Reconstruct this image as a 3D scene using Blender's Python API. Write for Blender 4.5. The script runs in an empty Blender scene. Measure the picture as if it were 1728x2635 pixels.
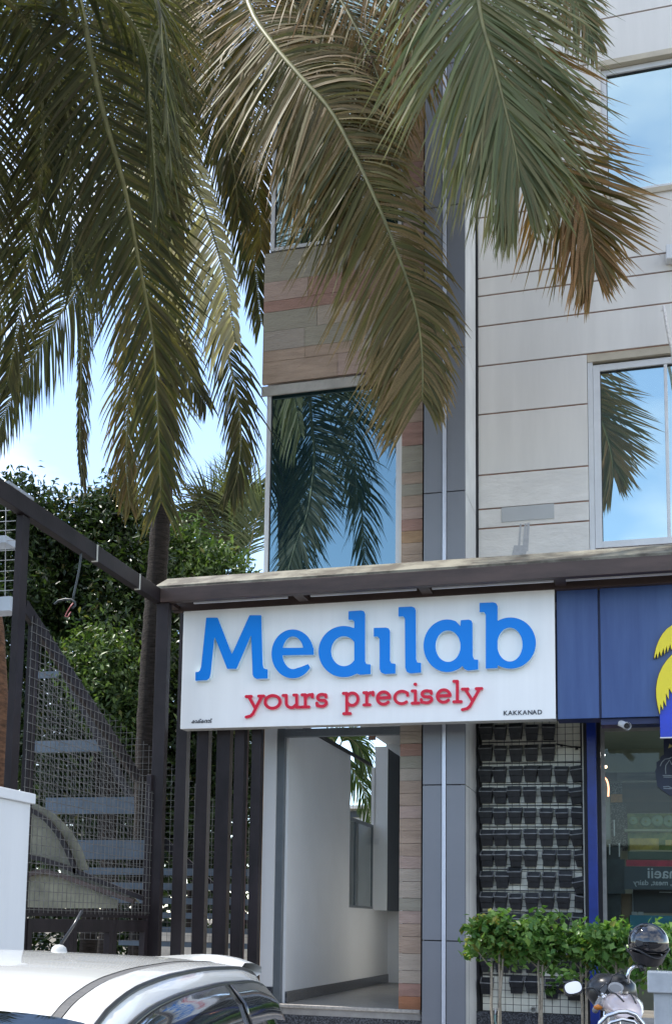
import bpy, bmesh, math, random
import numpy as np
from mathutils import Vector, Matrix
from math import radians, sin, cos, pi
SC = bpy.context.scene
COL = SC.collection
rnd = random.Random(7)
nrs = np.random.RandomState(11)

# ------------------------------------------------------------------ camera
F, PX, PY = 3202.0, 618.0, 1942.0
YAW, PITCH, ROLL = 0.3218, 0.1312, 0.02314
EYE = Vector((0, 0, 1.6))
_f = Vector((-sin(YAW)*cos(PITCH), cos(YAW)*cos(PITCH), sin(PITCH)))
_r = Vector((cos(YAW), sin(YAW), 0))
_u = _r.cross(_f)
RT = _r*cos(ROLL) + _u*sin(ROLL)
UP = -_r*sin(ROLL) + _u*cos(ROLL)
FW = _f
cam = bpy.data.cameras.new('camera')
camo = bpy.data.objects.new('camera', cam); COL.objects.link(camo)
m = Matrix.Identity(4)
for i in range(3):
    m[i][0] = RT[i]; m[i][1] = UP[i]; m[i][2] = -FW[i]; m[i][3] = EYE[i]
camo.matrix_world = m
cam.sensor_fit = 'HORIZONTAL'; cam.sensor_width = 36
cam.lens = F/1728*36
cam.shift_x = (864-PX)/1728; cam.shift_y = (PY-1317.5)/1728
cam.clip_start = 0.05; cam.clip_end = 3000
SC.camera = camo

# ------------------------------------------------------------------ sky and sun
SUN_EL, SUN_AZ = 60.0, -86.0          # azimuth measured from +Y (into the building) towards +X
w = bpy.data.worlds.new("World"); SC.world = w; w.use_nodes = True
nt = w.node_tree; N = nt.nodes; L = nt.links
bg = N['Background']; bg.inputs['Strength'].default_value = 0.115
sky = N.new('ShaderNodeTexSky'); sky.sky_type = 'NISHITA'; sky.sun_disc = False
sky.sun_elevation = radians(SUN_EL); sky.sun_rotation = radians(SUN_AZ)
sky.dust_density = 0.3; sky.altitude = 1200; sky.air_density = 1.0
tc = N.new('ShaderNodeTexCoord'); mp = N.new('ShaderNodeMapping'); mp.inputs['Scale'].default_value = (1, 1, 2.2)
mp.inputs['Location'].default_value = (1.9, 0.6, 0.4)
nz = N.new('ShaderNodeTexNoise'); nz.inputs['Scale'].default_value = 1.7; nz.inputs['Detail'].default_value = 7
nz.inputs['Roughness'].default_value = 0.52
rp = N.new('ShaderNodeValToRGB'); rp.color_ramp.elements[0].position = 0.45; rp.color_ramp.elements[1].position = 0.72
mx = N.new('ShaderNodeMix'); mx.data_type = 'RGBA'; mx.inputs['B'].default_value = (6.6, 6.5, 6.4, 1)
L.new(tc.outputs['Generated'], mp.inputs['Vector']); L.new(mp.outputs[0], nz.inputs['Vector'])
L.new(nz.outputs['Fac'], rp.inputs[0]); L.new(rp.outputs[0], mx.inputs['Factor'])
hs = N.new('ShaderNodeHueSaturation'); hs.inputs['Saturation'].default_value = .95
L.new(sky.outputs[0], hs.inputs['Color']); L.new(hs.outputs[0], mx.inputs['A']); L.new(mx.outputs['Result'], bg.inputs['Color'])
sd = bpy.data.lights.new('sun', 'SUN'); sd.energy = 2.3; sd.angle = radians(0.5); sd.color = (1, .95, .87)
so = bpy.data.objects.new('sun', sd); COL.objects.link(so)
_d = Vector((sin(radians(SUN_AZ))*cos(radians(SUN_EL)), cos(radians(SUN_AZ))*cos(radians(SUN_EL)), sin(radians(SUN_EL))))
so.rotation_euler = _d.to_track_quat('Z', 'Y').to_euler(); so.location = (0, 0, 30)
SC.view_settings.view_transform = 'Standard'; SC.view_settings.look = 'None'
SC.view_settings.exposure = 1.8; SC.view_settings.gamma = 1; SC.view_settings.use_curve_mapping = False
SC.cycles.max_bounces = 8; SC.cycles.transparent_max_bounces = 24; SC.cycles.sample_clamp_indirect = 6

# ------------------------------------------------------------------ geometry helpers
def W(px, py, Y):
    """point of the plane Y=const seen at photo pixel px,py"""
    d = RT*((px-PX)/F) - UP*((py-PY)/F) + FW
    return EYE + d*(Y/d.y)
def WX(px, py, X):
    d = RT*((px-PX)/F) - UP*((py-PY)/F) + FW
    return EYE + d*(X/d.x)
def XX(px, py, Y): return W(px, py, Y).x
def ZZ(px, py, Y): return W(px, py, Y).z
WL = {}
class MB:
    def __init__(s): s.v = []; s.f = []; s.mi = []; s.cm = 0
    def quad(s, *p):
        n = len(s.v); s.v += [tuple(q) for q in p]; s.f.append(tuple(range(n, n+len(p)))); s.mi.append(s.cm)
        return s
    def box(s, x0, x1, y0, y1, z0, z1):
        if x0 > x1: x0, x1 = x1, x0
        if y0 > y1: y0, y1 = y1, y0
        if z0 > z1: z0, z1 = z1, z0
        n = len(s.v)
        s.v += [(x0,y0,z0),(x1,y0,z0),(x1,y1,z0),(x0,y1,z0),(x0,y0,z1),(x1,y0,z1),(x1,y1,z1),(x0,y1,z1)]
        for q in ((0,3,2,1),(4,5,6,7),(0,1,5,4),(1,2,6,5),(2,3,7,6),(3,0,4,7)):
            s.f.append(tuple(n+i for i in q)); s.mi.append(s.cm)
        return s
    def beam(s, a, b, wx, wz, up=(0,0,1)):
        """rectangular bar from a to b, width wx sideways and wz along up"""
        a = Vector(a); b = Vector(b); t = (b-a).normalized(); up = Vector(up)
        sd_ = t.cross(up)
        if sd_.length < 1e-4: sd_ = t.cross(Vector((0,1,0)))
        sd_.normalize(); u2 = sd_.cross(t).normalized()
        n = len(s.v)
        for c in (a, b):
            for i, j in ((-1,-1),(1,-1),(1,1),(-1,1)):
                s.v.append(tuple(c + sd_*(i*wx/2) + u2*(j*wz/2)))
        for q in ((0,1,2,3),(7,6,5,4),(0,4,5,1),(1,5,6,2),(2,6,7,3),(3,7,4,0)):
            s.f.append(tuple(n+i for i in q)); s.mi.append(s.cm)
        return s
    def prism(s, pts, y0, y1):
        """pts: (x,z) outline, extruded in Y"""
        n = len(s.v); k = len(pts)
        s.v += [(p[0], y0, p[1]) for p in pts] + [(p[0], y1, p[1]) for p in pts]
        s.f.append(tuple(range(n, n+k))); s.f.append(tuple(range(n+2*k-1, n+k-1, -1))); s.mi += [s.cm]*2
        for i in range(k):
            j = (i+1) % k; s.f.append((n+j, n+i, n+k+i, n+k+j)); s.mi.append(s.cm)
        return s
    def prismx(s, pts, x0, x1):
        n = len(s.v); k = len(pts)
        s.v += [(x0, p[0], p[1]) for p in pts] + [(x1, p[0], p[1]) for p in pts]
        s.f.append(tuple(range(n, n+k))); s.f.append(tuple(range(n+2*k-1, n+k-1, -1))); s.mi += [s.cm]*2
        for i in range(k):
            j = (i+1) % k; s.f.append((n+j, n+i, n+k+i, n+k+j)); s.mi.append(s.cm)
        return s
    def tube(s, pts, r, n=8, cap=True):
        pts = [Vector(p) for p in pts]; k = len(pts)
        rs = r if isinstance(r, (list, tuple)) else [r]*k
        n0 = len(s.v); ref = None
        for i, p in enumerate(pts):
            t = (pts[min(i+1, k-1)] - pts[max(i-1, 0)]).normalized()
            if ref is None:
                ref = t.cross(Vector((0,0,1)))
                if ref.length < .05: ref = t.cross(Vector((0,1,0)))
            a = (ref - t*ref.dot(t)).normalized(); b = t.cross(a); ref = a
            for q in range(n):
                th = 2*pi*q/n; s.v.append(tuple(p + (a*cos(th)+b*sin(th))*rs[i]))
        for i in range(k-1):
            for q in range(n):
                q2 = (q+1) % n
                s.f.append((n0+i*n+q, n0+i*n+q2, n0+(i+1)*n+q2, n0+(i+1)*n+q)); s.mi.append(s.cm)
        if cap:
            s.f.append(tuple(n0+q for q in range(n-1,-1,-1))); s.f.append(tuple(n0+(k-1)*n+q for q in range(n))); s.mi += [s.cm]*2
        return s
    def lathe(s, prof, c, n=20, axis='Z'):
        n0 = len(s.v); c = Vector(c)
        for r, h in prof:
            for q in range(n):
                th = 2*pi*q/n
                v = Vector((r*cos(th), r*sin(th), h))
                if axis == 'Y': v = Vector((v.x, v.z, v.y))
                if axis == 'X': v = Vector((v.z, v.x, v.y))
                s.v.append(tuple(c+v))
        for i in range(len(prof)-1):
            for q in range(n):
                q2 = (q+1) % n
                s.f.append((n0+i*n+q, n0+i*n+q2, n0+(i+1)*n+q2, n0+(i+1)*n+q)); s.mi.append(s.cm)
        return s
    def grid(s, P):
        """P: 2D list of points"""
        n0 = len(s.v); R_ = len(P); C_ = len(P[0])
        for row in P: s.v += [tuple(p) for p in row]
        for i in range(R_-1):
            for j in range(C_-1):
                s.f.append((n0+i*C_+j, n0+i*C_+j+1, n0+(i+1)*C_+j+1, n0+(i+1)*C_+j)); s.mi.append(s.cm)
        return s
    def mesh(s, name, mats, off=(0,0,0), smooth=False, recalc=True):
        me = bpy.data.meshes.new(name)
        me.from_pydata([(v[0]-off[0], v[1]-off[1], v[2]-off[2]) for v in s.v], [], s.f)
        for mm in (mats if isinstance(mats, (list, tuple)) else [mats]): me.materials.append(mm)
        me.polygons.foreach_set('material_index', s.mi)
        if recalc:
            b = bmesh.new(); b.from_mesh(me); bmesh.ops.recalc_face_normals(b, faces=b.faces); b.to_mesh(me); b.free()
        if smooth:
            me.polygons.foreach_set('use_smooth', [True]*len(me.polygons))
        me.update()
        return me
def bevel(o, wdt, seg=2):
    md = o.modifiers.new('bevel', 'BEVEL'); md.width = wdt; md.segments = seg; md.limit_method = 'ANGLE'
    return o
def tag(o, label=None, cat=None, group=None, kind=None):
    if label: o['label'] = label
    if cat: o['category'] = cat
    if group: o['group'] = group
    if kind: o['kind'] = kind
    return o
def empty(name, loc, label=None, cat=None, group=None, rot=0, parent=None):
    o = bpy.data.objects.new(name, None); COL.objects.link(o); o.empty_display_size = .1
    o.location = loc; o.rotation_euler.z = rot; WL[o] = Vector(loc)
    if parent: o.parent = parent
    return tag(o, label, cat, group)
def put(name, mb, mat, parent=None, origin=None, smooth=False, bev=0, local=False, recalc=True):
    """link mb as one object; parented meshes are given in world coordinates unless local"""
    if parent is not None:
        off = Vector((0,0,0)) if local else WL[parent]
        me = mb.mesh(name, mat, off, smooth, recalc)
        o = bpy.data.objects.new(name, me); COL.objects.link(o); o.parent = parent
        WL[o] = WL[parent]
        if local: WL[o] = Vector((0,0,0))
    else:
        if origin is None:
            a = np.array(mb.v); origin = ((a[:,0].min()+a[:,0].max())/2, (a[:,1].min()+a[:,1].max())/2, a[:,2].min())
        me = mb.mesh(name, mat, origin, smooth, recalc)
        o = bpy.data.objects.new(name, me); COL.objects.link(o); o.location = origin; WL[o] = Vector(origin)
    if bev: bevel(o, bev)
    return o
def sub(name, mb, mat, part, **k):
    return put(name, mb, mat, part, **k)

# ------------------------------------------------------------------ materials
def mat(name, col, rough=.6, var=.12, scale=3.0, bump=0.0, bscale=40.0, metal=0.0, col2=None, stretch=(1,1,1), detail=6,
        spec=.5, emit=None, coat=0.0, trans=0.0, ramp=(.35,.65)):
    mt = bpy.data.materials.new(name); mt.use_nodes = True
    n = mt.node_tree.nodes; l = mt.node_tree.links; p = n['Principled BSDF']
    t = n.new('ShaderNodeTexCoord'); mpp = n.new('ShaderNodeMapping'); mpp.inputs['Scale'].default_value = stretch
    l.new(t.outputs['Object'], mpp.inputs['Vector'])
    z = n.new('ShaderNodeTexNoise'); z.inputs['Scale'].default_value = scale; z.inputs['Detail'].default_value = detail
    z.inputs['Roughness'].default_value = .62
    l.new(mpp.outputs[0], z.inputs['Vector'])
    r = n.new('ShaderNodeValToRGB'); e = r.color_ramp.elements
    e[0].position = ramp[0]; e[1].position = ramp[1]
    c2 = col2 if col2 else tuple(min(1, c*(1+var)) for c in col)
    c1 = col if col2 else tuple(c*(1-var) for c in col)
    e[0].color = (*c1, 1); e[1].color = (*c2, 1)
    l.new(z.outputs['Fac'], r.inputs[0]); l.new(r.outputs[0], p.inputs['Base Color'])
    p.inputs['Roughness'].default_value = rough; p.inputs['Metallic'].default_value = metal
    p.inputs['Specular IOR Level'].default_value = spec
    p.inputs['Coat Weight'].default_value = coat; p.inputs['Coat Roughness'].default_value = .03
    if trans: p.inputs['Transmission Weight'].default_value = trans
    if bump:
        z2 = n.new('ShaderNodeTexNoise'); z2.inputs['Scale'].default_value = bscale; z2.inputs['Detail'].default_value = 8
        l.new(mpp.outputs[0], z2.inputs['Vector'])
        b = n.new('ShaderNodeBump'); b.inputs['Strength'].default_value = bump; b.inputs['Distance'].default_value = .02
        l.new(z2.outputs['Fac'], b.inputs['Height']); l.new(b.outputs[0], p.inputs['Normal'])
    if emit:
        p.inputs['Emission Color'].default_value = (*emit[0], 1); p.inputs['Emission Strength'].default_value = emit[1]
    return mt
def clear_glass(name, tint=(.85,.92,.9), refl=.12, bl=.35):
    mt = bpy.data.materials.new(name); mt.use_nodes = True
    n = mt.node_tree.nodes; l = mt.node_tree.links; n.remove(n['Principled BSDF'])
    a = n.new('ShaderNodeBsdfTransparent'); a.inputs[0].default_value = (*tint, 1)
    g = n.new('ShaderNodeBsdfGlossy'); g.inputs['Roughness'].default_value = .02; g.inputs[0].default_value = (.9,.95,.95,1)
    fr = n.new('ShaderNodeLayerWeight'); fr.inputs[0].default_value = bl
    ad = n.new('ShaderNodeMath'); ad.operation = 'ADD'; ad.inputs[1].default_value = refl; ad.use_clamp = True
    x = n.new('ShaderNodeMixShader'); l.new(fr.outputs['Fresnel'], ad.inputs[0]); l.new(ad.outputs[0], x.inputs[0])
    l.new(a.outputs[0], x.inputs[1]); l.new(g.outputs[0], x.inputs[2]); l.new(x.outputs[0], n['Material Output'].inputs[0])
    return mt
def mirror_glass(name, body, tint, fac):
    mt = bpy.data.materials.new(name); mt.use_nodes = True
    n = mt.node_tree.nodes; l = mt.node_tree.links; n.remove(n['Principled BSDF'])
    a = n.new('ShaderNodeBsdfDiffuse'); a.inputs[0].default_value = (*body, 1)
    g = n.new('ShaderNodeBsdfGlossy'); g.inputs['Roughness'].default_value = .012; g.inputs[0].default_value = (*tint, 1)
    z = n.new('ShaderNodeTexNoise'); z.inputs['Scale'].default_value = .8
    t = n.new('ShaderNodeTexCoord'); l.new(t.outputs['Object'], z.inputs['Vector'])
    b = n.new('ShaderNodeBump'); b.inputs['Strength'].default_value = .02; b.inputs['Distance'].default_value = .05
    l.new(z.outputs['Fac'], b.inputs['Height']); l.new(b.outputs[0], g.inputs['Normal'])
    x = n.new('ShaderNodeMixShader'); x.inputs[0].default_value = fac
    l.new(a.outputs[0], x.inputs[1]); l.new(g.outputs[0], x.inputs[2]); l.new(x.outputs[0], n['Material Output'].inputs[0])
    return mt
def leaf_mat(name, c1, c2, c3, transl=.35, rough=.6, gray=None):
    """c1..c2 by vertex attribute 'tint', c3 for dry parts by attribute 'dry'"""
    mt = bpy.data.materials.new(name); mt.use_nodes = True
    n = mt.node_tree.nodes; l = mt.node_tree.links; p = n['Principled BSDF']
    a = n.new('ShaderNodeAttribute'); a.attribute_name = 'tint'; b = n.new('ShaderNodeAttribute'); b.attribute_name = 'dry'
    m1 = n.new('ShaderNodeMix'); m1.data_type = 'RGBA'; m1.inputs['A'].default_value = (*c1,1); m1.inputs['B'].default_value = (*c2,1)
    m2 = n.new('ShaderNodeMix'); m2.data_type = 'RGBA'; m2.inputs['B'].default_value = (*c3,1)
    t = n.new('ShaderNodeTexCoord'); z = n.new('ShaderNodeTexNoise'); z.inputs['Scale'].default_value = 80; z.inputs['Detail'].default_value = 3
    l.new(t.outputs['Object'], z.inputs['Vector'])
    s1 = n.new('ShaderNodeMath'); s1.operation = 'MULTIPLY_ADD'; s1.inputs[1].default_value = 2.6; s1.inputs[2].default_value = -1.3
    s2 = n.new('ShaderNodeMath'); s2.operation = 'ADD'; s2.use_clamp = True
    l.new(z.outputs['Fac'], s1.inputs[0])
    s3 = n.new('ShaderNodeMath'); s3.operation = 'MULTIPLY'; l.new(s1.outputs[0], s3.inputs[0]); l.new(b.outputs['Fac'], s3.inputs[1])
    l.new(s3.outputs[0], s2.inputs[0]); l.new(b.outputs['Fac'], s2.inputs[1])
    l.new(a.outputs['Fac'], m1.inputs['Factor']); l.new(m1.outputs['Result'], m2.inputs['A']); l.new(s2.outputs[0], m2.inputs['Factor'])
    l.new(m2.outputs['Result'], p.inputs['Base Color']); p.inputs['Roughness'].default_value = rough; p.inputs['Specular IOR Level'].default_value = .25
    last = p.outputs[0]
    tr = n.new('ShaderNodeBsdfTranslucent')
    br = n.new('ShaderNodeMix'); br.data_type = 'RGBA'; br.blend_type = 'MULTIPLY'; br.inputs['Factor'].default_value = 1
    br.inputs['B'].default_value = (1.5,1.6,.7,1); l.new(m2.outputs['Result'], br.inputs['A']); l.new(br.outputs['Result'], tr.inputs[0])
    x = n.new('ShaderNodeMixShader'); x.inputs[0].default_value = transl
    l.new(last, x.inputs[1]); l.new(tr.outputs[0], x.inputs[2]); l.new(x.outputs[0], n['Material Output'].inputs[0])
    return mt
WALL = mat('wall_paint', (.73,.70,.655), .85, .06, 2.2, .04, 60, stretch=(1,1,.12))
WALLROUGH = mat('wall_plaster', (.74,.71,.665), .9, .07, 2.5, .45, 18, stretch=(.6,1,1.3))
GROOVE = mat('groove_brown', (.30,.17,.12), .8, .3, 5)
_st = [('sandstone_grey',(.40,.345,.29),.1),('sandstone_red',(.40,.24,.19),.16),('sandstone_pink',(.47,.345,.285),.14),('sandstone_olive',(.37,.335,.265),.12),
      ('sandstone_tan',(.44,.325,.245),.16),('sandstone_orange',(.45,.29,.17),.2),('sandstone_beige',(.46,.385,.31),.12),('sandstone_rust',(.42,.19,.10),.2)]
STONES = [mat(n_, c_, .88, v_, 7, .8, 38, stretch=(.35,1,1.7), ramp=(.3,.7)) for n_, c_, v_ in _st]
JOINT = mat('joint_dark', (.06,.05,.045), .9)
CLAD = mat('grey_cladding', (.195,.205,.228), .38, .05, .8, .05, 120)
CLADSIDE = mat('skylit_side_cladding', (.74,.74,.72), .5, .1, 1.5, .1, 30)  # far paler than the front: sky light on the side painted in
SILVER = mat('silver_strip', (.62,.65,.72), .35, .05, 3, metal=.3)
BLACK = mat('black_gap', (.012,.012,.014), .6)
WHITEFR = mat('white_window_frame', (.66,.67,.68), .4, .05, 4)
BEIGE = mat('beige_soffit', (.50,.44,.34), .8, .1, 4, .2)
GLASSW = mirror_glass('sky_reflecting_glass', (.13,.19,.18), (.66,.80,.76), .72)
GLASSD = mirror_glass('dark_reflecting_glass', (.012,.035,.045), (.42,.58,.60), .50)
WHITEWALL = mat('white_inner_wall', (.74,.75,.75), .8, .03, 1)
DOORGREY = mat('grey_door_frame', (.13,.15,.165), .4, .1, 3)
DARKBLUE = mat('dark_shade_and_window', (.05,.062,.078), .5, .1, 2)
FLOORM = mat('floor_stone', (.30,.29,.275), .35, .15, 6, .05)
GRANITE = mat('black_granite', (.022,.025,.032), .22, .2, 60, col2=(.11,.12,.14), detail=3, ramp=(.45,.62))
NOSING = mat('floor_edge', (.42,.39,.35), .6, .2, 30)
TILE = mat('cream_tile', (.74,.73,.62), .3, .06, 4)
GROUT = mat('tile_grout', (.025,.025,.022), .8)
POT = mat('black_plastic_pot', (.014,.015,.018), .5, .4, 14, .1)
POTRIM = mat('pot_rim_pale', (.20,.205,.21), .5, .3, 20)  # rim colour paler than the pot body
SOIL = mat('dry_soil', (.09,.055,.035), .95, .4, 30, .6)
STEEL = mat('brown_painted_steel', (.017,.0125,.014), .5, .4, 3, .08, 50, stretch=(1,1,.5), spec=.3)
STEELR = mat('rusty_brown_beam', (.058,.037,.031), .55, .35, 2.5, .1, 60, stretch=(.4,1,2))
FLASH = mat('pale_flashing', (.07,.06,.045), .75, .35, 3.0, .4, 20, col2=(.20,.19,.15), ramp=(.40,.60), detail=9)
SIGNW = mat('sign_white', (.84,.84,.83), .25, .02, 7, stretch=(1,1,.05), col2=(.88,.88,.87))
SIGNE = mat('sign_edge', (.50,.50,.48), .5)
BLUEL = mat('letter_blue', (.0,.215,.74), .28, .0, 1, spec=.25)
BLUEE = mat('letter_side_pale', (.62,.78,.86), .35)
REDL = mat('letter_red', (.66,.010,.04), .3, .0, 1, spec=.25)
REDE = mat('letter_side_pink', (.80,.42,.44), .35)
INK = mat('ink_dark', (.02,.022,.035), .5)
NAVY = mat('blue_signboard', (.018,.052,.19), .36, .1, 3.5, .04, 30, stretch=(1,1,.10), col2=(.045,.095,.26), detail=9)
NAVYD = mat('navy_edge', (.012,.02,.08), .5)
BRIGHTB = mat('bright_blue_panel', (.008,.035,.47), .3)
YELLOW = mat('logo_yellow', (.80,.66,.008), .3, .03)
BROWNE = mat('logo_edge', (.09,.03,.02), .5)
BLUEP = mat('blue_painted_steel', (.003,.022,.20), .35, .2, 4)
PVC = mat('white_pvc', (.55,.55,.50), .45, .1, 8)
TRUNK = mat('palm_trunk_bark', (.028,.023,.020), .95, .5, 6, 1.0, 16, stretch=(1,1,7), spec=.2)
TRUNKB = mat('brown_bark', (.13,.065,.035), .9, .5, 9, .8, 25, stretch=(1,1,3))
RACHIS = mat('frond_stem', (.17,.16,.06), .5, .25, 6)
PALMG = leaf_mat('palm_leaflet_green', (.020,.028,.011), (.085,.090,.036), (.19,.125,.065), .30)
PALMP = leaf_mat('palm_leaflet_palegreen', (.070,.095,.045), (.155,.18,.085), (.26,.17,.08), .28)
PALMO = leaf_mat('palm_leaflet_olive', (.055,.056,.020), (.15,.125,.045), (.30,.165,.075), .34)
PALMD = leaf_mat('palm_leaflet_sunlit_straw', (.36,.32,.20), (.55,.50,.33), (.38,.28,.16), .3)
PALMW = leaf_mat('palm_leaflet_weathered', (.040,.045,.014), (.13,.12,.038), (.30,.19,.10), .3)
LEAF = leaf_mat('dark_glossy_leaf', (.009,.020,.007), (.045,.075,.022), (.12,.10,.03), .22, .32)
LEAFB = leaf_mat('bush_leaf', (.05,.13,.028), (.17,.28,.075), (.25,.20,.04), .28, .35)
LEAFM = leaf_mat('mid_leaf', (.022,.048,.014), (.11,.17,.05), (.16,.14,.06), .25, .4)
BARK = mat('thin_grey_stem', (.30,.26,.20), .85, .25, 20, .3)
ROAD = mat('asphalt', (.05,.05,.052), .95, .2, 8, .1, 60)
PAVE = mat('pavement_concrete', (.22,.21,.20), .85, .2, 3, .3, 60)
EARTH = mat('earth_ground', (.10,.085,.06), .95, .3, 1, .3)
CARW = mat('white_car_paint', (.70,.71,.69), .22, .01, 1, coat=.8)
CARG = clear_glass('car_window_glass', (.22,.26,.25), .10)
CARB = mat('car_black_trim', (.014,.015,.017), .28, .2, 5)
CARV = mat('car_window_visor', (.018,.020,.024), .08, .1, 3, coat=.6)
DITCH = mat('ribbed_roof_strip', (.09,.09,.09), .6, .3, 60, .3, 200, stretch=(8,.3,1))
CHROME = mat('chrome', (.72,.72,.72), .12, .02, 1, metal=1)
SEATM = mat('seat_cloth', (.12,.12,.12), .9)
TANK = mat('bike_tank_paint', (.58,.50,.49), .2, .02, 1, coat=.7)
HELM = mat('helmet_black', (.010,.011,.014), .07, .05, 1, coat=1)
RUBBER = mat('rubber', (.02,.02,.02), .7, .2, 20)
LEADW = mat('white_cap_wall', (.74,.75,.76), .7, .04, 3, stretch=(1,1,.15))
TREAD = mat('stair_steel_bluegrey', (.075,.105,.14), .45, .15, 3)
WIRE = mat('galvanised_wire', (.13,.125,.115), .5, .3, 10)
AWN = mat('dusty_awning_sheet', (.17,.165,.115), .6, .35, 3, .2)
WOOD = mat('yellowed_filler', (.42,.24,.08), .9, .5, 5, .5, 30, stretch=(1,1,.3))
CEIL = mat('shop_ceiling', (.30,.33,.26), .8, .05)
SHOPGLASS = clear_glass('shop_glass', (.88,.92,.90), .012, .12)
PANEGLASS = clear_glass('stair_window_glass', (.80,.88,.86), .28)

# ------------------------------------------------------------------ ground
g = MB(); g.quad((-600,-600,0),(600,-600,0),(600,1200,0),(-600,1200,0))
tag(put('ground', g, EARTH, origin=(0,0,0)), kind='structure')
g = MB(); g.quad((-60,-8,.004),(60,-8,.004),(60,6.8,.004),(-60,6.8,.004))
tag(put('road', g, ROAD, origin=(0,0,.004)), kind='structure')
g = MB(); g.box(-60,60,6.8,22,-.05,.13)
tag(put('pavement', g, PAVE), kind='structure')

# ------------------------------------------------------------------ building
YC, YS, YR = 14.6, 14.9, 15.6         # column face, stone face, recessed right wall
TOPZ = 15.5
bld = empty('building', (XX(900,2590,YS), YS, 0), 'pale grey building with stone clad stair tower and reflecting windows', 'building')
XL = XX(669,1200,YS); XG0 = XX(692,1250,YS); XG1 = XX(1022,1250,YS); XS1 = XX(1086,1800,YS)
XC0 = XX(1088,1800,YC); XC1 = XX(1196,1800,YC); XST = XX(1142,1800,YC)
XW0 = XX(1231,1400,YR)-.02; ZF = ZZ(864,2590,YS)      # floor level
Zd = ZZ(864,1872,YS)                                # door head (under sign)
# rough structural walls behind the finishes
b = MB()
b.box(XL+.05, XS1, YS+.10, YS+.3, ZZ(864,1560,YS), TOPZ)             # above door, back of stone
core = put('wall_core', b, WALL, bld)
# --- stone tiles
def stone(x0, x1, z0, z1, mi, thick=.05, y=YS):
    t = MB(); gp = .0025
    pr = rnd.uniform(0, .006)
    t.box(x0+gp, x1-gp, y-pr, y+thick, z0+gp, z1-gp)
    put('stone_tile', t, STONES[mi], bld)
# joint backing
bb = MB(); bb.box(XL+.01, XS1-.002, YS+.02, YS+.10, ZZ(700,1002,YS)+.16, ZZ(700,640,YS)-.04)
bb.box(XG1+.09, XS1-.002, YS+.02, YS+.10, ZF-.02, TOPZ)
put('joint_backing', bb, JOINT, bld)
zt0, zt1 = ZZ(700,1012,YS)+.14, ZZ(690,652,YS)
pal = [4,4,6,3,2,1,1,2,3,0,6,0,4,1,0,2,3,6,4,2]
zz = zt0; k = 0
bands = [(4,2,2),(4,4,2),(0,3,0),(3,6,0),(1,1,1),(2,1,1),(3,3,6),(0,0,3),(0,6,0),(1,4,1)]
while zz < zt1-.05:
    h = min(rnd.choice([.27,.27,.30,.155]), zt1-zz)
    if zt1-zz-h < .12: h = zt1-zz
    bs = bands[k % len(bands)]; x = XL; q = 0
    cuts = [XL]
    while cuts[-1] < XG1: cuts.append(cuts[-1]+rnd.uniform(.55,1.05))
    cuts[-1] = XG1+.04
    for a_, b_ in zip(cuts[:-1], cuts[1:]):
        if b_-a_ > .05: stone(a_, b_, zz, zz+h, bs[q % 3] if rnd.random() < .92 else rnd.choice([0,2,4,6])); q += 1
    zz += h; k += 1
# right stone pilaster (full height)
zz = ZF; k = 0
low = [7,1,6,6,4,4,2,3,6,6,2,4,4,4,2,4,4,6,3,1,6,6]
while zz < TOPZ-.1:
    h = .152 if rnd.random() < .8 else .20
    mi = low[k] if k < len(low) else rnd.choice([1,2,4,3,6,4,2,1,5])
    stone(XX(1029,1800,YS)+.002, XS1-.004, zz, zz+h, mi, .05, YS-.01); zz += h; k += 1
# --- stair tower big window (fixed glass)
def window(x0, x1, z0, z1, y, fr=.045, glass=GLASSD, recess=.05, mull=(), parent=bld, framemat=WHITEFR, trans=()):
    f = MB()
    f.box(x0, x0+fr, y, y+.09, z0, z1); f.box(x1-fr, x1, y, y+.09, z0, z1)
    f.box(x0+fr, x1-fr, y+.002, y+.09, z1-fr, z1); f.box(x0+fr, x1-fr, y+.002, y+.09, z0, z0+fr)
    for mxx in mull: f.box(mxx-.02, mxx+.02, y+.01, y+.088, z0+fr, z1-fr)
    wn = put('window', f, framemat, parent, bev=.004)
    xs = [x0+fr] + list(mull) + [x1-fr]
    for a_, b_ in zip(xs[:-1], xs[1:]):
        p_ = MB(); p_.box(a_, b_, y+recess, y+recess+.012, z0+fr, z1-fr); sub('pane', p_, glass, wn)
    gk = MB()
    gk.box(x0+fr, x1-fr, y+recess-.018, y+recess-.001, z1-fr-.016, z1-fr); gk.box(x0+fr, x0+fr+.010, y+recess-.018, y+recess-.001, z0+fr, z1-fr-.016)
    sub('shadow_gasket', gk, BLACK, wn)  # black along top and left only, painting in the frame's shadow line
    return wn
zgb = ZZ(850,1480,YS)-.25; zgt = ZZ(850,1003,YS)
window(XG0-.06, XG1+.03, zgb, zgt+.14, YS+.02, fr=.055)
lt = MB(); lt.box(XL+.0, XG1+.06, YS-.012, YS+.018, zgt+.015, zgt+.145)
put('lintel_band', lt, mat('pale_band', (.42,.40,.36), .8, .12, 5, .3), bld)
lj = MB(); lj.box(XG1+.03, XG1+.09, YS-.005, YS+.018, zgb, zgt+.012); put('window_jamb', lj, WALL, bld)
# upper window of the stair tower
window(XX(695,600,YS), XG1+.03, ZZ(700,646,YS)+.01, TOPZ-.3, YS+.02, fr=.05, glass=GLASSD, mull=(XX(930,350,YS),))
# side wall of tower to the left (return into depth)
sw = MB(); sw.box(XL+.052, XL+.10, YS+.3, 23, ZZ(864,1480,YS), ZZ(690,655,YS)-.02)
put('side_wall', sw, WALL, bld)
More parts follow.
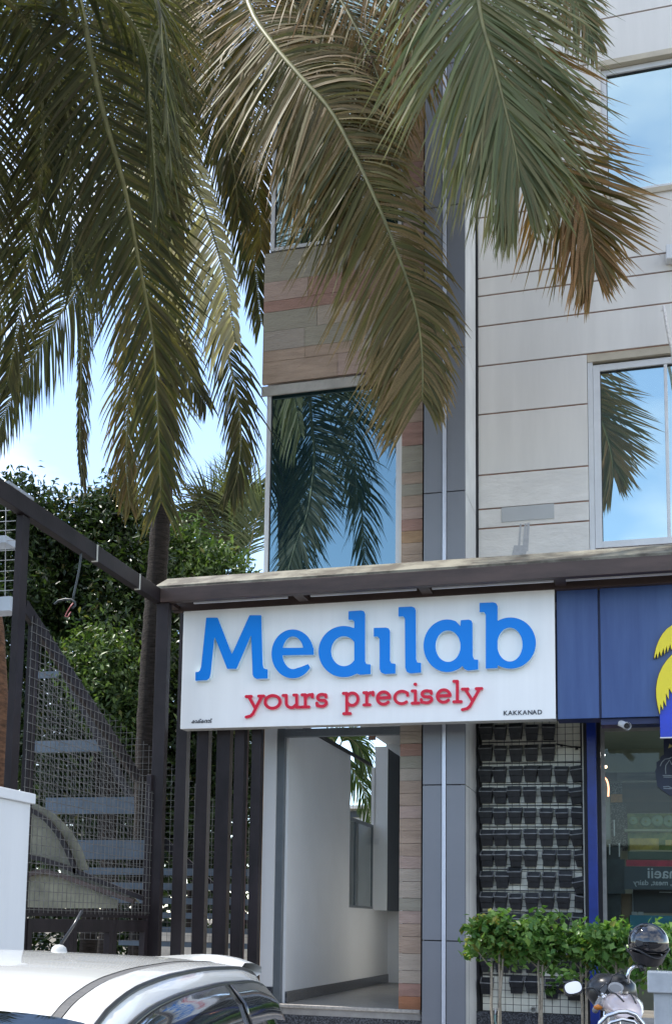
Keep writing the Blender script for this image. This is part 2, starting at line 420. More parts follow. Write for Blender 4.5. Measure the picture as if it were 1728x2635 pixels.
# --- grey clad column with silver strip
cl = [ZF-.7]+[ZZ(1142,y_,YC) for y_ in (2422,2020,1640,1266,898,530,165,-200)]
for a_, b_ in zip(cl[:-1], cl[1:]):
    for x0, x1 in ((XC0, XST-.028), (XST+.028, XC1)):
        p_ = MB(); p_.box(x0, x1, YC, YC+.06, a_+.006, b_-.006); put('cladding_panel', p_, CLAD, bld, bev=.003)
    p_ = MB(); p_.box(XC1-.06, XC1-.001, YC+.062, YR-.02, a_+.005, b_-.005)
    put('side_panel', p_, CLADSIDE, bld)
p_ = MB(); p_.box(XST-.022, XST+.022, YC-.018, YC+.05, ZF-.7, TOPZ); put('metal_strip', p_, SILVER, bld, bev=.004)
p_ = MB(); p_.box(XC0+.01, XC1-.062, YC+.062, YS+.6, ZF-.7, TOPZ); put('column_core', p_, BLACK, bld)
p_ = MB(); p_.box(XC1-.03, XC1+.0, YC+.3, YC+.315, ZF-.7, ZZ(1196,1870,YC)); put('side_trim', p_, CLAD, bld)
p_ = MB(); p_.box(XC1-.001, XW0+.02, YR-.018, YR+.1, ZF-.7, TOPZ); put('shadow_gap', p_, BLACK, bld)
# --- right wall, panels between grooves
zg = sorted([ZZ(1235,y_,YR) for y_ in (1470,1361,1311,1223,1067,942.3,840,762,716,560,470)]+[ZZ(1512,y_,YR) for y_ in (165,55,-60)])
XR = 6.5
zg.append(TOPZ)
WB = (XX(1512,1150,YR), XR-1, ZZ(1512,1415,YR), ZZ(1512,911,YR))     # lower right window opening
WT = (XX(1546,300,YR), XR-1, ZZ(1550,508,YR), ZZ(1550,165,YR))       # upper right window opening
for a_, b_ in zip(zg[:-1], zg[1:]):
    for x0, x1 in [(XW0+.02, XR)]:
        segs = [(x0, x1, a_+.011, b_-.011)]
        for wx0, wx1, wz0, wz1 in (WB, WT):
            out = []
            for s0, s1, t0, t1 in segs:
                if t1 <= wz0 or t0 >= wz1 or s1 <= wx0 or s0 >= wx1: out.append((s0,s1,t0,t1)); continue
                out.append((s0, wx0, t0, t1)); out.append((wx1, s1, t0, t1))
                if t1 > wz1: out.append((wx0, wx1, wz1, t1))
                if t0 < wz0: out.append((wx0, wx1, t0, wz0))
            segs = out
        for s0, s1, t0, t1 in segs:
            if s1-s0 > .02 and t1-t0 > .012:
                p_ = MB(); p_.box(s0, s1, YR, YR+.03, t0, t1)
                put('wall_panel', p_, WALLROUGH if t1 < ZZ(1235,1100,YR) else WALL, bld)
gb = MB()
for x0, x1, z0, z1 in ((XW0+.02, WB[0], zg[0]-.3, TOPZ), (WB[0], XR, WB[3]+.0, WT[2]), (WB[0], WT[0], WT[2], TOPZ), (WT[0], XR, WT[3], TOPZ), (WB[0], XR, zg[0]-.3, WB[2])):
    gb.box(x0, x1, YR+.02, YR+.24, z0, z1)
put('groove_backing', gb, GROOVE, bld)
window(WB[0]+.07, WB[1], WB[2]+.03, WB[3]-.13, YR+.06, fr=.085, glass=GLASSW, mull=(XX(1716,1150,YR),))
tr = MB(); tr.box(WB[0]+.004, WB[0]+.068, YR+.03, YR+.18, WB[2], WB[3]-.07)
put('window_reveal', tr, WHITEFR, bld)
tr = MB(); tr.box(WB[0]+.004, XR, YR+.015, YR+.2, WB[3]-.10, WB[3]-.002)
put('window_soffit', tr, BEIGE, bld)
window(WT[0], WT[1], WT[2]+.02, WT[3]-.06, YR+.04, fr=.07, glass=GLASSW)
tr = MB(); tr.box(WT[0]-.05, XR, YR-.05, YR+.1, WT[3]-.055, WT[3]+.02); put('window_head_ledge', tr, BEIGE, bld)
tr = MB(); tr.box(WT[0]-.02, XR, YR-.03, YR+.04, WT[2]-.05, WT[2]+.018); put('window_sill', tr, BEIGE, bld)
# pale cover patch and paint runs on the wall
pt = MB(); pt.box(XX(1290,1320,YR), XX(1425,1320,YR), YR-.012, YR-.001, ZZ(1290,1344,YR), ZZ(1290,1307,YR))
put('cover_plate', pt, mat('patch_grey', (.47,.48,.48), .8, .03), bld)
pt = MB(); PR = mat('paint_run', (.46,.46,.47), .8, .1, 20)
for x0, x1, ya, yb in ((1331,1337,1348,1420),(1343,1350,1348,1425),(1350,1358,1346,1418),(1316,1352,1404,1430)):
    pt.prism([(XX(x0,yb,YR),ZZ(x0,yb,YR)),(XX(x1,yb,YR),ZZ(x1,yb,YR)),(XX(x1+4,ya,YR),ZZ(x1,ya,YR)),(XX(x0+6,ya,YR),ZZ(x0,ya,YR))], YR-.004-.0006*(x0%7), YR-.0008)
put('paint_runs', pt, PR, bld)
pt = MB(); pt.box(XX(1712,660,YR), XX(1712,660,YR)+.6, YR-.16, YR-.001, ZZ(1712,682,YR), ZZ(1712,645,YR))
tag(put('wall_box', pt, WHITEFR, bev=.01), 'white box fixed high on the grey wall at the frame edge', 'junction box')
cbl = MB(); pts = [W(1706,787,YR-.25),W(1709,800,YR-.26),W(1713,826,YR-.27),W(1718,850,YR-.28),W(1722,872,YR-.28),W(1727,900,YR-.28),W(1733,940,YR-.25),W(1745,1010,YR-.1)]
cbl.tube([p+Vector((rnd.uniform(-.008,.008),0,0)) for p in pts], [.01,.018,.022,.02,.022,.018,.012,.01], 6)
cbl.tube([W(1704,792,YR-.25), W(1700,800,YR-.25), W(1708,797,YR-.25)], .008, 5)
tag(put('hanging_cable', cbl, mat('white_cable', (.7,.66,.62), .6, .2, 30), smooth=True), 'white frayed cable hanging over the window beside the wall', 'cable')
# --- roof and far body of the building
rb = MB(); rb.box(XS1, XR, YR+.25, 23, ZZ(1235,1480,YR)-.4, TOPZ-.02); rb.box(XL+.11, XS1-.01, YS+.5, 23, ZZ(864,1480,YS)+.1, TOPZ-2.5)
put('building_body', rb, WALL, bld)
rb = MB(); rb.box(XW0, XR, YS+.7, 23, ZZ(1235,1560,YR)-.1, ZZ(1235,1480,YR)-.41); put('floor_slab', rb, WALL, bld)

# --- entrance: doorway, stair hall
XD0 = XX(706,2200,YS); XD1 = XX(1025,2200,YS); XI = XX(733,2560,YS+.15)
e = MB(); e.box(XX(684,2100,YS)-.04, XD0-.0, YS+.0, YS+.25, ZF+.20, ZZ(700,1850,YS)); put('door_side_wall', e, WHITEWALL, bld)
e = MB(); e.box(XX(684,2100,YS)-.04, XD0, YS-.004, YS+.25, ZF-.0, ZF+.199); put('side_wall_skirting', e, GRANITE, bld)
e = MB(); e.box(XX(684,2100,YS)-.09, XX(684,2100,YS)-.041, YS+.01, YS+.2, ZF-.5, ZZ(700,1850,YS)); put('filler_strip', e, WOOD, bld)
e = MB(); e.box(XD0+.001, XD0+.095, YS+.03, YS+.13, ZF, Zd+.01)
e.box(XD0+.095, XD1+.01, YS+.032, YS+.13, Zd-.10, Zd+.0)
dfm = put('door_frame', e, DOORGREY, bld, bev=.004)
for x_ in (760,880,985):
    e = MB(); e.box(XX(x_,1880,YS), XX(x_+22,1880,YS), YS+.012, YS+.031, Zd-.04, Zd-.012); sub('bracket', e, DOORGREY, dfm)
YB = 21.3
# left hall wall with window hole
hx0, hx1 = XI-.05, XI
Yw0 = WX(899,2200,XI).y; Yw1 = WX(961,2200,XI).y
zw0 = WX(930,2338,XI).z; zhall = WX(822,1894,XI).z
zwt = zhall - .02
e = MB()
e.box(hx0, hx1, YS+.14, Yw0, ZF, zhall); e.box(hx0, hx1, Yw1, YB, ZF, zhall); e.box(hx0, hx1, Yw0, Yw1, ZF, zw0)
put('hall_wall', e, WHITEWALL, bld)
e = MB(); e.box(XI+.001, XI+.02, YS+.14, YB, ZF, ZF+.14); put('hall_skirting', e, GRANITE, bld)
e = MB(); e.box(XI, XI+.03, YS+.2, Yw0+1.4, zhall-.03, zhall+.02); put('hall_rail', e, BLACK, bld)
e = MB(); e.box(XI-.6, XS1, YS-.05, YB, ZF-.12, ZF-.001); put('hall_floor', e, FLOORM, bld)
e = MB(); e.box(XX(684,2580,YS)-.1, XS1-.0, YS-.08, YS-.051, ZF-.04, ZF+.004); put('floor_nosing', e, NOSING, bld, bev=.008)
e = MB(); e.box(XX(684,2580,YS)-.1, XC0-.003, YS-.045, YS+.1, -.04, ZF-.045); put('granite_plinth', e, GRANITE, bld)
e = MB(); e.box(XI-.05, XS1+.5, YB, YB+.1, ZF-.1, zhall+1.6); put('hall_back_wall', e, WHITEWALL, bld)
e = MB(); e.box(XD1+.02, XD1+.1, YS+.14, YB, ZF, zhall+1.6); put('hall_right_wall', e, WHITEWALL, bld)
e = MB(); e.box(hx0, XD1+.1, YS+1.2, YB, zhall+.55, zhall+.65); put('hall_ceiling', e, WHITEWALL, bld)
Yp0 = Yw1+.03; xp_ = XX(995,2200,Yp0)
e = MB(); e.box(XI+.001, xp_, Yp0, Yp0+.04, zw0-.02, ZZ(963,1922,Yp0)); put('hall_pilaster', e, WHITEWALL, bld)
e = MB(); e.box(XI+.022, xp_-.004, Yp0+.041, YB, zw0-.019, ZZ(963,1926,Yp0)); put('hall_shaded_side', e, DARKBLUE, bld)  # dark sheet painting in the shaded side face of the pilaster
e = MB(); c_ = W(957,1897,17.5); e.box(c_.x-.045,c_.x+.045,17.46,17.54,c_.z-.04,c_.z+.03); put('ceiling_sensor', e, mat('brown_box', (.18,.09,.05), .5), bld)
# window in hall wall
wf = MB(); zr = WX(899,2104,XI).z
Ym = WX(917,2200,XI).y
for a_, b_, z0, z1 in ((Yw0,Yw1,zr-.03,zr+.02),(Yw0,Yw1,zw0,zw0+.04)):
    wf.box(XI-.045, XI-.01, a_, b_, z0, z1)
wf.box(XI-.044, XI-.011, Ym-.03, Ym+.03, zw0+.04, zr-.03); wf.box(XI-.044,XI-.011,Yw1-.05,Yw1,zw0+.04,zr-.03)
hw = put('window', wf, DOORGREY, bld)
c_ = W(970,2166,Yp0-.01); e = MB(); e.box(c_.x-.035,c_.x+.035,Yp0-.02,Yp0-.001,c_.z-.05,c_.z+.05); put('light_switch', e, WHITEFR, bld, bev=.004)
e = MB(); e.box(XI-.03, XI-.024, Yw0, Yw1-.05, zw0+.04, zr-.03); sub('pane', e, PANEGLASS, hw)

# --- pot wall: cream tiles, granite base
XT0, XT1 = XX(1240,2200,YR), XX(1497,2200,YR)
zt_top, zt_bot = ZZ(1300,1845,YR), ZZ(1350,2606,YR)
nx, dz = 13, ZZ(1350,2200,YR)-ZZ(1350,2217.8,YR)
dx = (XT1-XT0)/nx
e = MB(); e.box(XT0-.3, XX(1518,2200,YR), YR+.012, YR+.1, -.05, ZZ(1235,1500,YR)); put('tile_backing', e, GROUT, bld)
tl = MB().box(0.0035, dx-.0035, 0, .02, .0035, dz-.0035).mesh('tile', TILE)
cand = []
nrow = int((zt_top-zt_bot)/dz)+1
for r_ in range(nrow):
    for c_ in range(nx): cand.append((r_, c_))
# the joints between the pots and the bare corners show most: those first
def seen(rc):
    r_, c_ = rc
    bare = (r_ >= nrow-12 and c_ >= 10) or r_ < 8
    gap = (r_ % 3 == 2)
    return (0 if bare else 1, 0 if gap else 1, r_)
cand.sort(key=seen)
for r_, c_ in cand[:300]:
    o = bpy.data.objects.new('tile', tl); COL.objects.link(o); o.parent = bld
    o.location = Vector((XT0+c_*dx, YR-.008+rnd.uniform(0,.002), zt_bot+r_*dz)) - WL[bld]
e = MB()
for r_, c_ in cand[300:]:
    e.box(XT0+c_*dx+.0035, XT0+(c_+1)*dx-.0035, YR-.008, YR+.012, zt_bot+r_*dz+.0035, zt_bot+(r_+1)*dz-.0035)
tag(put('tiles', e, TILE, bld), kind='stuff')
e = MB(); e.box(XT0-.1, XT1+.1, YR-.06, YR+.01, 0, zt_bot-.005); put('wall_plinth', e, GRANITE, bld)
# pots
def pot_mesh(name, w_=.165, h_=.200, d_=.12):
    mb = MB(); t = .006
    fz, bz = h_*.70, h_*1.03
    a = [(-w_/2,-d_,fz),(w_/2,-d_,fz),(w_/2,0,bz),(-w_/2,0,bz)]
    m_ = [(-w_*.45,-d_*.86,h_*.37),(w_*.45,-d_*.86,h_*.37),(w_*.45,0,h_*.37),(-w_*.45,0,h_*.37)]
    m2 = [(-w_*.43,-d_*.74,h_*.36),(w_*.43,-d_*.74,h_*.36),(w_*.43,0,h_*.36),(-w_*.43,0,h_*.36)]
    c = [(-w_*.39,-d_*.60,0),(w_*.39,-d_*.60,0),(w_*.39,0,0),(-w_*.39,0,0)]
    i_ = [(-w_/2+.011,-d_+.010,fz+.006),(w_/2-.011,-d_+.010,fz+.006),(w_/2-.011,-.012,bz-.004),(-w_/2+.011,-.012,bz-.004)]
    j_ = [(-w_*.40,-d_*.7,h_*.45),(w_*.40,-d_*.7,h_*.45),(w_*.40,-.012,h_*.45),(-w_*.40,-.012,h_*.45)]
    mb.v = [tuple(p) for L_ in (a,m_,m2,c,i_,j_) for p in L_]
    for lv, (p, q) in enumerate(((0,1),(1,2),(2,3),(4,0),(5,4))):
        for s in range(4):
            s2 = (s+1)%4; mb.f.append((p*4+s, p*4+s2, q*4+s2, q*4+s)); mb.mi.append(1 if lv == 3 else 0)
    n0 = len(mb.v); lw = .010
    for (p, q) in (((-w_/2,-d_-.003,fz),(w_/2,-d_-.003,fz)), ((-w_/2-.002,-d_,fz),(-w_/2-.002,0,bz)), ((w_/2+.002,-d_,fz),(w_/2+.002,0,bz))):
        n0 = len(mb.v); mb.v += [(*p[:2],p[2]-lw*.6),(*q[:2],q[2]-lw*.6),(*q[:2],q[2]+lw*.6),(*p[:2],p[2]+lw*.6)]
        mb.f.append((n0,n0+1,n0+2,n0+3)); mb.mi.append(1)
    mb.f.append((12,15,14,13)); mb.mi.append(0); mb.f.append((20,21,22,23)); mb.mi.append(2)
    return mb.mesh(name, [POT, POTRIM, SOIL], recalc=True)
pots = [pot_mesh('pot_a'), pot_mesh('pot_b', .168, .205, .11), pot_mesh('pot_c', .158, .195, .125)]
ORD = ['first','second','third','fourth','fifth','sixth','seventh','eighth','ninth','tenth','eleventh','twelfth','thirteenth']
colx = [1251.5,1287.5,1325,1365,1405,1445,1487]
for r_ in range(13):
    ybot = 1861+54.4*r_+44
    for c_ in range(7):
        if r_ < 2 and c_ > 4: continue
        if r_ in (11,) and c_ == 4: continue
        if r_ == 12 and c_ in (1,4): continue
        if r_ == 10 and c_ == 6: continue
        px = colx[c_] + rnd.uniform(-2.5,2.5) + (3 if r_ > 5 else 0)
        if r_ < 2: px = [1251.5,1287.5,1327.6,1367.7,1410.6][c_]
        if r_ == 6 and c_ >= 4: px += 6
        if r_ == 7 and c_ >= 3: px += 6
        yb = ybot + rnd.uniform(-1.5,1.5) + (-9 if (r_,c_) == (7,2) else 0) + (16 if (r_,c_) in ((7,6),) else 0)
        p = W(px, yb, YR-.012)
        o = bpy.data.objects.new('wall_pot', pots[rnd.randrange(3)]); COL.objects.link(o); o.location = p
        o.rotation_euler = (rnd.uniform(-.05,.03), (radians(rnd.choice([-12,10,-7,4])) if c_ == 6 else rnd.uniform(-.025,.025)), rnd.uniform(-.06,.06))
        tag(o, f'{ORD[c_]} black plastic pot from the column in the {ORD[r_]} row of the pot wall', 'plant pot', 'black pots hooked on the tiled wall')
for (px, py) in ((1420,2555),(1477,2560)):
    p = W(px, py+15, YR-.012)
    o = bpy.data.objects.new('wall_pot', pots[1]); COL.objects.link(o); o.location = p; o.scale = (1,1,1.1)
    tag(o, 'low black pot holding a green seedling on the tiled wall' if px < 1450 else 'lowest black pot behind the motorcycle mirror on the tiled wall', 'plant pot', 'black pots hooked on the tiled wall')
# rails behind the pots
e = MB()
for r_ in range(2,13):
    za = ZZ(1300,1861+54.4*r_-4,YR); e.box(XT0, XT1+.02, YR-.03, YR-.018, za-.006, za+.006)
for r_ in (0,1): za = ZZ(1300,1861+54.4*r_-4,YR); e.box(XT0, XX(1430,2000,YR), YR-.03, YR-.018, za-.006, za+.006)
tag(put('pot_rails', e, BLACK), 'thin black wires strung across the tiled wall behind the pots', 'wire rail')
e = MB(); e.tube([W(1430,1915,YR-.05),W(1446,1918,YR-.05),W(1470,1922,YR-.05),W(1495,1924,YR-.05)], .010, 6); 
e.tube([W(1444,1916,YR-.07),W(1444,1922,YR-.07)], .018, 8); e.tube([W(1483,1922,YR-.07),W(1483,1930,YR-.07)], .018, 8)
tag(put('irrigation_pipe', e, BLACK), 'short black irrigation pipe on the bare tiles above the pots', 'pipe')
e = MB(); e.box(XX(1498,2000,YR-.2), XX(1507,2000,YR-.2), YR-.22, YR-.16, .13, ZZ(1500,1862,YR-.2)); 
tag(put('drain_pipe', e, PVC), 'narrow white channel standing left of the blue post', 'pipe')
e = MB(); e.box(XX(1492,1900,YR-.1), XX(1498,1900,YR-.1), YR-.12, YR-.08, ZZ(1495,1975,YR), ZZ(1495,1862,YR)); put('dark_channel', e, BLACK, bld)
e = MB(); e.box(XX(1510,2000,YR-.4), XX(1534,2000,YR-.4), YR-.45, YR-.30, .13, ZZ(1520,1850,YR-.4))
tag(put('blue_post', e, BLUEP, bev=.006), 'bright blue steel post between pot wall and shop window', 'post')
e = MB(); c_ = W(1374,2598,YR-.1); e.lathe([(.028,0),(.04,-.0),(.04,-.03),(.028,-.03),(.028,.12)], c_+Vector((0,-.1,0)), 14, 'Y'); e.lathe([(.027,.01),(0.0,.01)], c_+Vector((0,-.1,0)), 14, 'Y')
tag(put('outlet_pipe', e, mat('grey_pvc', (.33,.33,.30), .5), smooth=False), 'stub of grey pipe sticking out under the pots', 'pipe')
tp = empty('water_tap', W(1276,2600,YR-.03), 'small metal tap with a pale green hose above the granite', 'tap')
e = MB(); q = W(1276,2600,YR-.03); e.tube([q,q+Vector((0,-.09,0)),q+Vector((0,-.12,-.05))], .012, 8); e.box(q.x-.03,q.x+.03,q.y-.075,q.y-.06,q.z+.02,q.z+.03)
put('tap_body', e, CHROME, tp)
e = MB(); e.tube([q+Vector((0,-.12,-.05)),q+Vector((.0,-.13,-.12)),q+Vector((.04,-.16,-.25)),q+Vector((.09,-.2,-.5))], .012, 8); put('hose', e, mat('hose_green', (.22,.36,.33), .5), tp, smooth=True)

# ------------------------------------------------------------------ canopy
YF = 13.57
zb0, zb1 = ZZ(420,1549,YF), ZZ(420,1513,YF)          # front beam bottom, top
XC = XX(412,1530,YF)                                  # left corner of the canopy
cp = empty('canopy', (XX(900,1500,YF), YF, zb0), 'brown steel canopy frame with pale sloping flashing above the signs', 'canopy')
e = MB(); e.box(XC, 6.4, YF, YF+.10, zb0, zb1); put('front_beam', e, STEELR, cp, bev=.004)
YE = 8.4
e = MB(); e.box(XC-.10, XC-.002, YE, YF+.10, zb0, zb1+.001); put('side_beam', e, STEEL, cp, bev=.004)
for px in (250, 362):
    yy = WX(px, 1420, XC).y
    e = MB(); e.box(XC-.001, XC+.006, yy-.012, yy+.012, zb0-.002, zb1); e.box(XC-.06, XC+.006, yy-.012, yy+.012, zb0-.012, zb0-.001); put('weld_strap', e, PVC, cp)
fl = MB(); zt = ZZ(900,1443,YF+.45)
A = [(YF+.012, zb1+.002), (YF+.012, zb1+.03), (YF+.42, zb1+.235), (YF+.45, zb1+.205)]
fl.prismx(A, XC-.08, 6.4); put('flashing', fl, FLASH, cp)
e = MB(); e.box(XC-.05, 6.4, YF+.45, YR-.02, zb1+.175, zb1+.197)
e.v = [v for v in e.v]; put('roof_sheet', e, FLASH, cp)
YRB = YF+.42
zr0 = ZZ(900,1546,YRB+.0); zr0 = ZZ(475,1571,YRB)-.01
e = MB(); e.box(XC+.0, 6.4, YRB, YRB+.08, zr0, zr0+.24); put('rear_beam', e, STEELR, cp)
for i, px in enumerate((455, 770, 1091, 1440, 1760)):
    xx = XX(px, 1545, YF+.2)
    e = MB(); e.box(xx-.06, xx+.06, YF+.101, YRB-.001, zr0+.03, zb0+.06) if i not in (0,) else e.box(XC+.001, XC+.09, YF+.101, YRB-.001, zr0+.02, zb0+.05)
    put('bracket', e, STEELR, cp)
for a_, b_ in ((500,742),(800,1072),(1112,1424),(1456,1740)):
    e = MB(); e.box(XX(a_,1560,YF+.2), XX(b_,1500,YF+.2), YF+.16, YF+.19, zb0-.0, zb0+.022); put('light_strip', e, WHITEFR, cp)
# ------------------------------------------------------------------ contour lettering
def seg_d(X, Y, ax, ay, bx, by):
    dx_, dy_ = bx-ax, by-ay; q = dx_*dx_+dy_*dy_+1e-9
    t = np.clip(((X-ax)*dx_+(Y-ay)*dy_)/q, 0, 1); return np.hypot(X-ax-t*dx_, Y-ay-t*dy_)
def poly_sd(X, Y, P):
    d = np.full(X.shape, 1e9); ins = np.zeros(X.shape, bool)
    for i in range(len(P)):
        ax, ay = P[i]; bx, by = P[(i+1) % len(P)]
        d = np.minimum(d, seg_d(X, Y, ax, ay, bx, by))
        c = ((ay > Y) != (by > Y)) & (X < (bx-ax)*(Y-ay)/((by-ay) if by != ay else 1e-9)+ax); ins ^= c
    return np.where(ins, -d, d)
def ell(X, Y, cx, cy, a, b): 
    return (np.hypot((X-cx)/a, (Y-cy)/b)-1)*min(a, b)
def stroke_f(X, Y, lines, t):
    d = np.full(X.shape, 1e9)
    for ln in lines:
        for p, q in zip(ln[:-1], ln[1:]): d = np.minimum(d, seg_d(X, Y, p[0], p[1], q[0], q[1]))
    return d - t/2
def contours(fn, x0, x1, y0, y1, st):
    xs = np.arange(x0, x1+st, st); ys = np.arange(y0, y1+st, st); X, Y = np.meshgrid(xs, ys); V = fn(X, Y); V = np.where(np.abs(V) < 1e-6, 1e-6, V)
    nxt = {}
    def P(k):
        kind, i, j = k
        if kind == 0: a, b = V[i, j], V[i, j+1]; return (xs[j]+st*a/(a-b), ys[i])
        a, b = V[i, j], V[i+1, j]; return (xs[j], ys[i]+st*a/(a-b))
    TAB = {1:[(3,0)],2:[(0,1)],3:[(3,1)],4:[(1,2)],5:[(3,0),(1,2)],6:[(0,2)],7:[(3,2)],8:[(2,3)],9:[(2,0)],10:[(0,1),(2,3)],11:[(2,1)],12:[(1,3)],13:[(1,0)],14:[(0,3)]}
    S = V < 0
    for i in range(len(ys)-1):
        for j in range(len(xs)-1):
            c = S[i,j]*1 + S[i,j+1]*2 + S[i+1,j+1]*4 + S[i+1,j]*8
            if c in (0, 15): continue
            E_ = [(0,i,j),(1,i,j+1),(0,i+1,j),(1,i,j)]
            for a, b in TAB[c]: nxt.setdefault(E_[a], []).append(E_[b])
    loops = []
    while nxt:
        s0 = next(iter(nxt)); lp = []; k = s0
        while k in nxt:
            lp.append(P(k)); l_ = nxt[k]; n_ = l_.pop()
            if not l_: del nxt[k]
            k = n_
            if k == s0: break
        if len(lp) > 5: loops.append(lp)
    return loops
def simplify(lp, eps):
    """drop points lying on straight runs"""
    P = np.array(lp); n = len(P); keep = [0]; i = 0
    while i < n-1:
        j = i+2; last = i+1
        while j < n and j-i < 30:
            a, b = P[i], P[j]; d = b-a; l_ = np.hypot(*d)+1e-9
            q = P[i+1:j]; dd = np.abs((q[:,0]-a[0])*d[1]-(q[:,1]-a[1])*d[0])/l_
            if dd.max() > eps: break
            last = j; j += 1
        keep.append(last); i = last
    if keep[-1] == n-1 and len(keep) > 3: pass
    return [lp[k] for k in keep]
def glyph(name, fn, box, st, Y, depth, mats, parent, eps=.12, tofn=None):
    """outline in photo pixels mapped on the plane Y and extruded towards the street by depth"""
    tofn = tofn or (lambda x, y: (lambda p: (p.x, p.z))(W(x, y, Y-depth)))
    lps = contours(fn, *box, st)
    cu = bpy.data.curves.new('c', 'CURVE'); cu.dimensions = '2D'; cu.fill_mode = 'BOTH'; cu.extrude = depth/2
    for lp in lps:
        lp = simplify(lp, eps)
        if len(lp) < 3: continue
        sp = cu.splines.new('POLY'); sp.points.add(len(lp)-1)
        for q, p in zip(sp.points, lp):
            x, z = tofn(*p); q.co = (x, z, 0, 1)
        sp.use_cyclic_u = True
    return curve_to_obj(name, cu, Y, depth, mats, parent)
def curve_to_obj(name, cu, Y, depth, mats, parent, ox=0, oz=0):
    tmp = bpy.data.objects.new('tmp', cu); COL.objects.link(tmp)
    dg = bpy.context.evaluated_depsgraph_get(); me = bpy.data.meshes.new_from_object(tmp.evaluated_get(dg))
    bpy.data.objects.remove(tmp)
    me.name = name; me.materials.clear()
    for q in mats: me.materials.append(q)
    off = WL[parent] if parent else Vector((0,0,0))
    for v in me.vertices:
        x, z, d = v.co; v.co = Vector((x+ox, Y-depth/2-d, z+oz)) - off
    me.update()
    for p in me.polygons:
        p.use_smooth = False
        p.material_index = 0 if abs(p.normal.y) > .6 else min(1, len(mats)-1)
    o = bpy.data.objects.new(name, me); COL.objects.link(o)
    if parent: o.parent = parent; WL[o] = WL[parent]
    return o
# ------------------------------------------------------------------ white signboard
YSG = 14.0
sx0, sx1 = XX(468,1720,YSG), XX(1427.5,1690,YSG); sz0, sz1 = ZZ(900,1864.5,YSG), ZZ(950,1545,YSG)
sg = empty('signboard', ((sx0+sx1)/2, YSG, sz0), 'white signboard with raised blue and red lettering reading Medilab yours precisely', 'signboard')
e = MB(); e.box(sx0, sx1, YSG, YSG+.02, sz0, sz1); put('sign_face', e, SIGNW, sg, bev=.004)
e = MB(); e.box(sx0+.004, sx1-.004, YSG+.021, YSG+.20, sz0+.003, sz1-.003); put('sign_box', e, SIGNE, sg)
A_ = lambda *p: [(380+.27675*x, 1400+.27675*y) for x, y in p]
Mp = A_((543,685),(650,685),(782,1025),(945,662),(1055,662),(1068,1120),(1076,1155),(1092,1163),(1115,1165),(1115,1252),(1010,1255),(985,1240),(974,1215),(960,848),(825,1162),(738,1162),(620,860),(585,1205),(574,1248),(548,1268),(442,1273),(442,1192),(470,1189),(484,1176),(496,1140))
def gM(X, Y): return poly_sd(X, Y, Mp)
def cut(a, b): return np.maximum(a, -b)
def ge(X, Y):
    o = ell(X, Y, 752.6, 1682.9, 54.5, 63); i = ell(X, Y, 753.5, 1680, 27.5, 42)
    i2 = np.maximum(i, -( np.maximum(1667.5-Y - (X-752)*-.01, Y-1686.2+(X-752)*.02) ))
    r = cut(o, i2)
    wq = poly_sd(X, Y, [(736,1686.8),(840,1684.5),(840,1748),(806,1733),(792.5,1708.8),(775,1716),(755,1722),(740,1712)])
    bar = poly_sd(X, Y, [(724,1667.8),(806.6,1666.6),(806.9,1685),(724,1686.4)])
    return np.minimum(np.maximum(r, -wq), bar)
def rbox(x0, x1, y0, y1, sh=0.0): return [(x0+sh,y0),(x1+sh,y0),(x1,y1),(x0,y1)]
def gd(X, Y):
    r = cut(ell(X, Y, 884, 1677, 65, 66), ell(X, Y, 884.5, 1676, 33, 38.5))
    r = np.maximum(r, X-925)
    s = poly_sd(X, Y, [(896,1573),(928,1571),(936,1573),(939,1580),(939,1702),(942,1709),(953,1710),(953,1735),(926,1737),(916,1733),(911,1724),(911,1600),(906,1595),(896,1595)])
    return np.minimum(r, s)
def gi(X, Y): return poly_sd(X, Y, [(961,1616),(992,1615),(1000,1617.5),(1003,1625),(1003,1700),(1006,1707),(1017,1708.5),(1017,1733.5),(990,1735),(980,1731),(976,1722),(976,1645),(972,1638.5),(961,1638.5)])
def gl(X, Y): return poly_sd(X, Y, [(1024.5,1562.5),(1058,1561),(1066,1563.5),(1069,1571),(1070,1697),(1073,1705),(1083,1706),(1083,1731),(1056,1733.5),(1046,1729),(1042,1719),(1041,1592),(1037,1586.5),(1024.5,1587)])
def ga(X, Y):
    r = cut(ell(X, Y, 1150, 1662, 61, 67.8), ell(X, Y, 1152, 1663, 32, 40.5))
    r = np.maximum(r, X-1200)
    s = poly_sd(X, Y, [(1184.5,1596),(1205,1594.5),(1212,1597),(1215,1604),(1215.5,1688),(1219,1697),(1230,1698),(1230,1723),(1204,1726),(1194,1722),(1188,1712),(1184.5,1690)])
    n_ = poly_sd(X, Y, [(1160,1585),(1184,1585),(1184,1612)])
    return np.minimum(np.maximum(r, -n_), s)
def gb_(X, Y):
    r = cut(ell(X, Y, 1312.5, 1655, 65.5, 66), ell(X, Y, 1311, 1659, 32.5, 43.5))
    r = np.maximum(r, 1258-X)
    s = poly_sd(X, Y, [(1233,1551.5),(1268,1550),(1276,1552.5),(1279.5,1560),(1279.5,1719.5),(1249,1721),(1249,1582),(1245,1575.5),(1233,1575.5)])
    return np.minimum(r, s)
LM = [BLUEL, BLUEE]
for fn, bx in ((gM,(495,700,1575,1760)),(ge,(690,815,1612,1755)),(gd,(812,960,1563,1750)),(gi,(955,1022,1608,1742)),(gl,(1018,1090,1554,1740)),(ga,(1082,1236,1588,1738)),(gb_,(1226,1384,1543,1728))):
    glyph('letter', fn, bx, 1.6, YSG, .085, LM, sg)
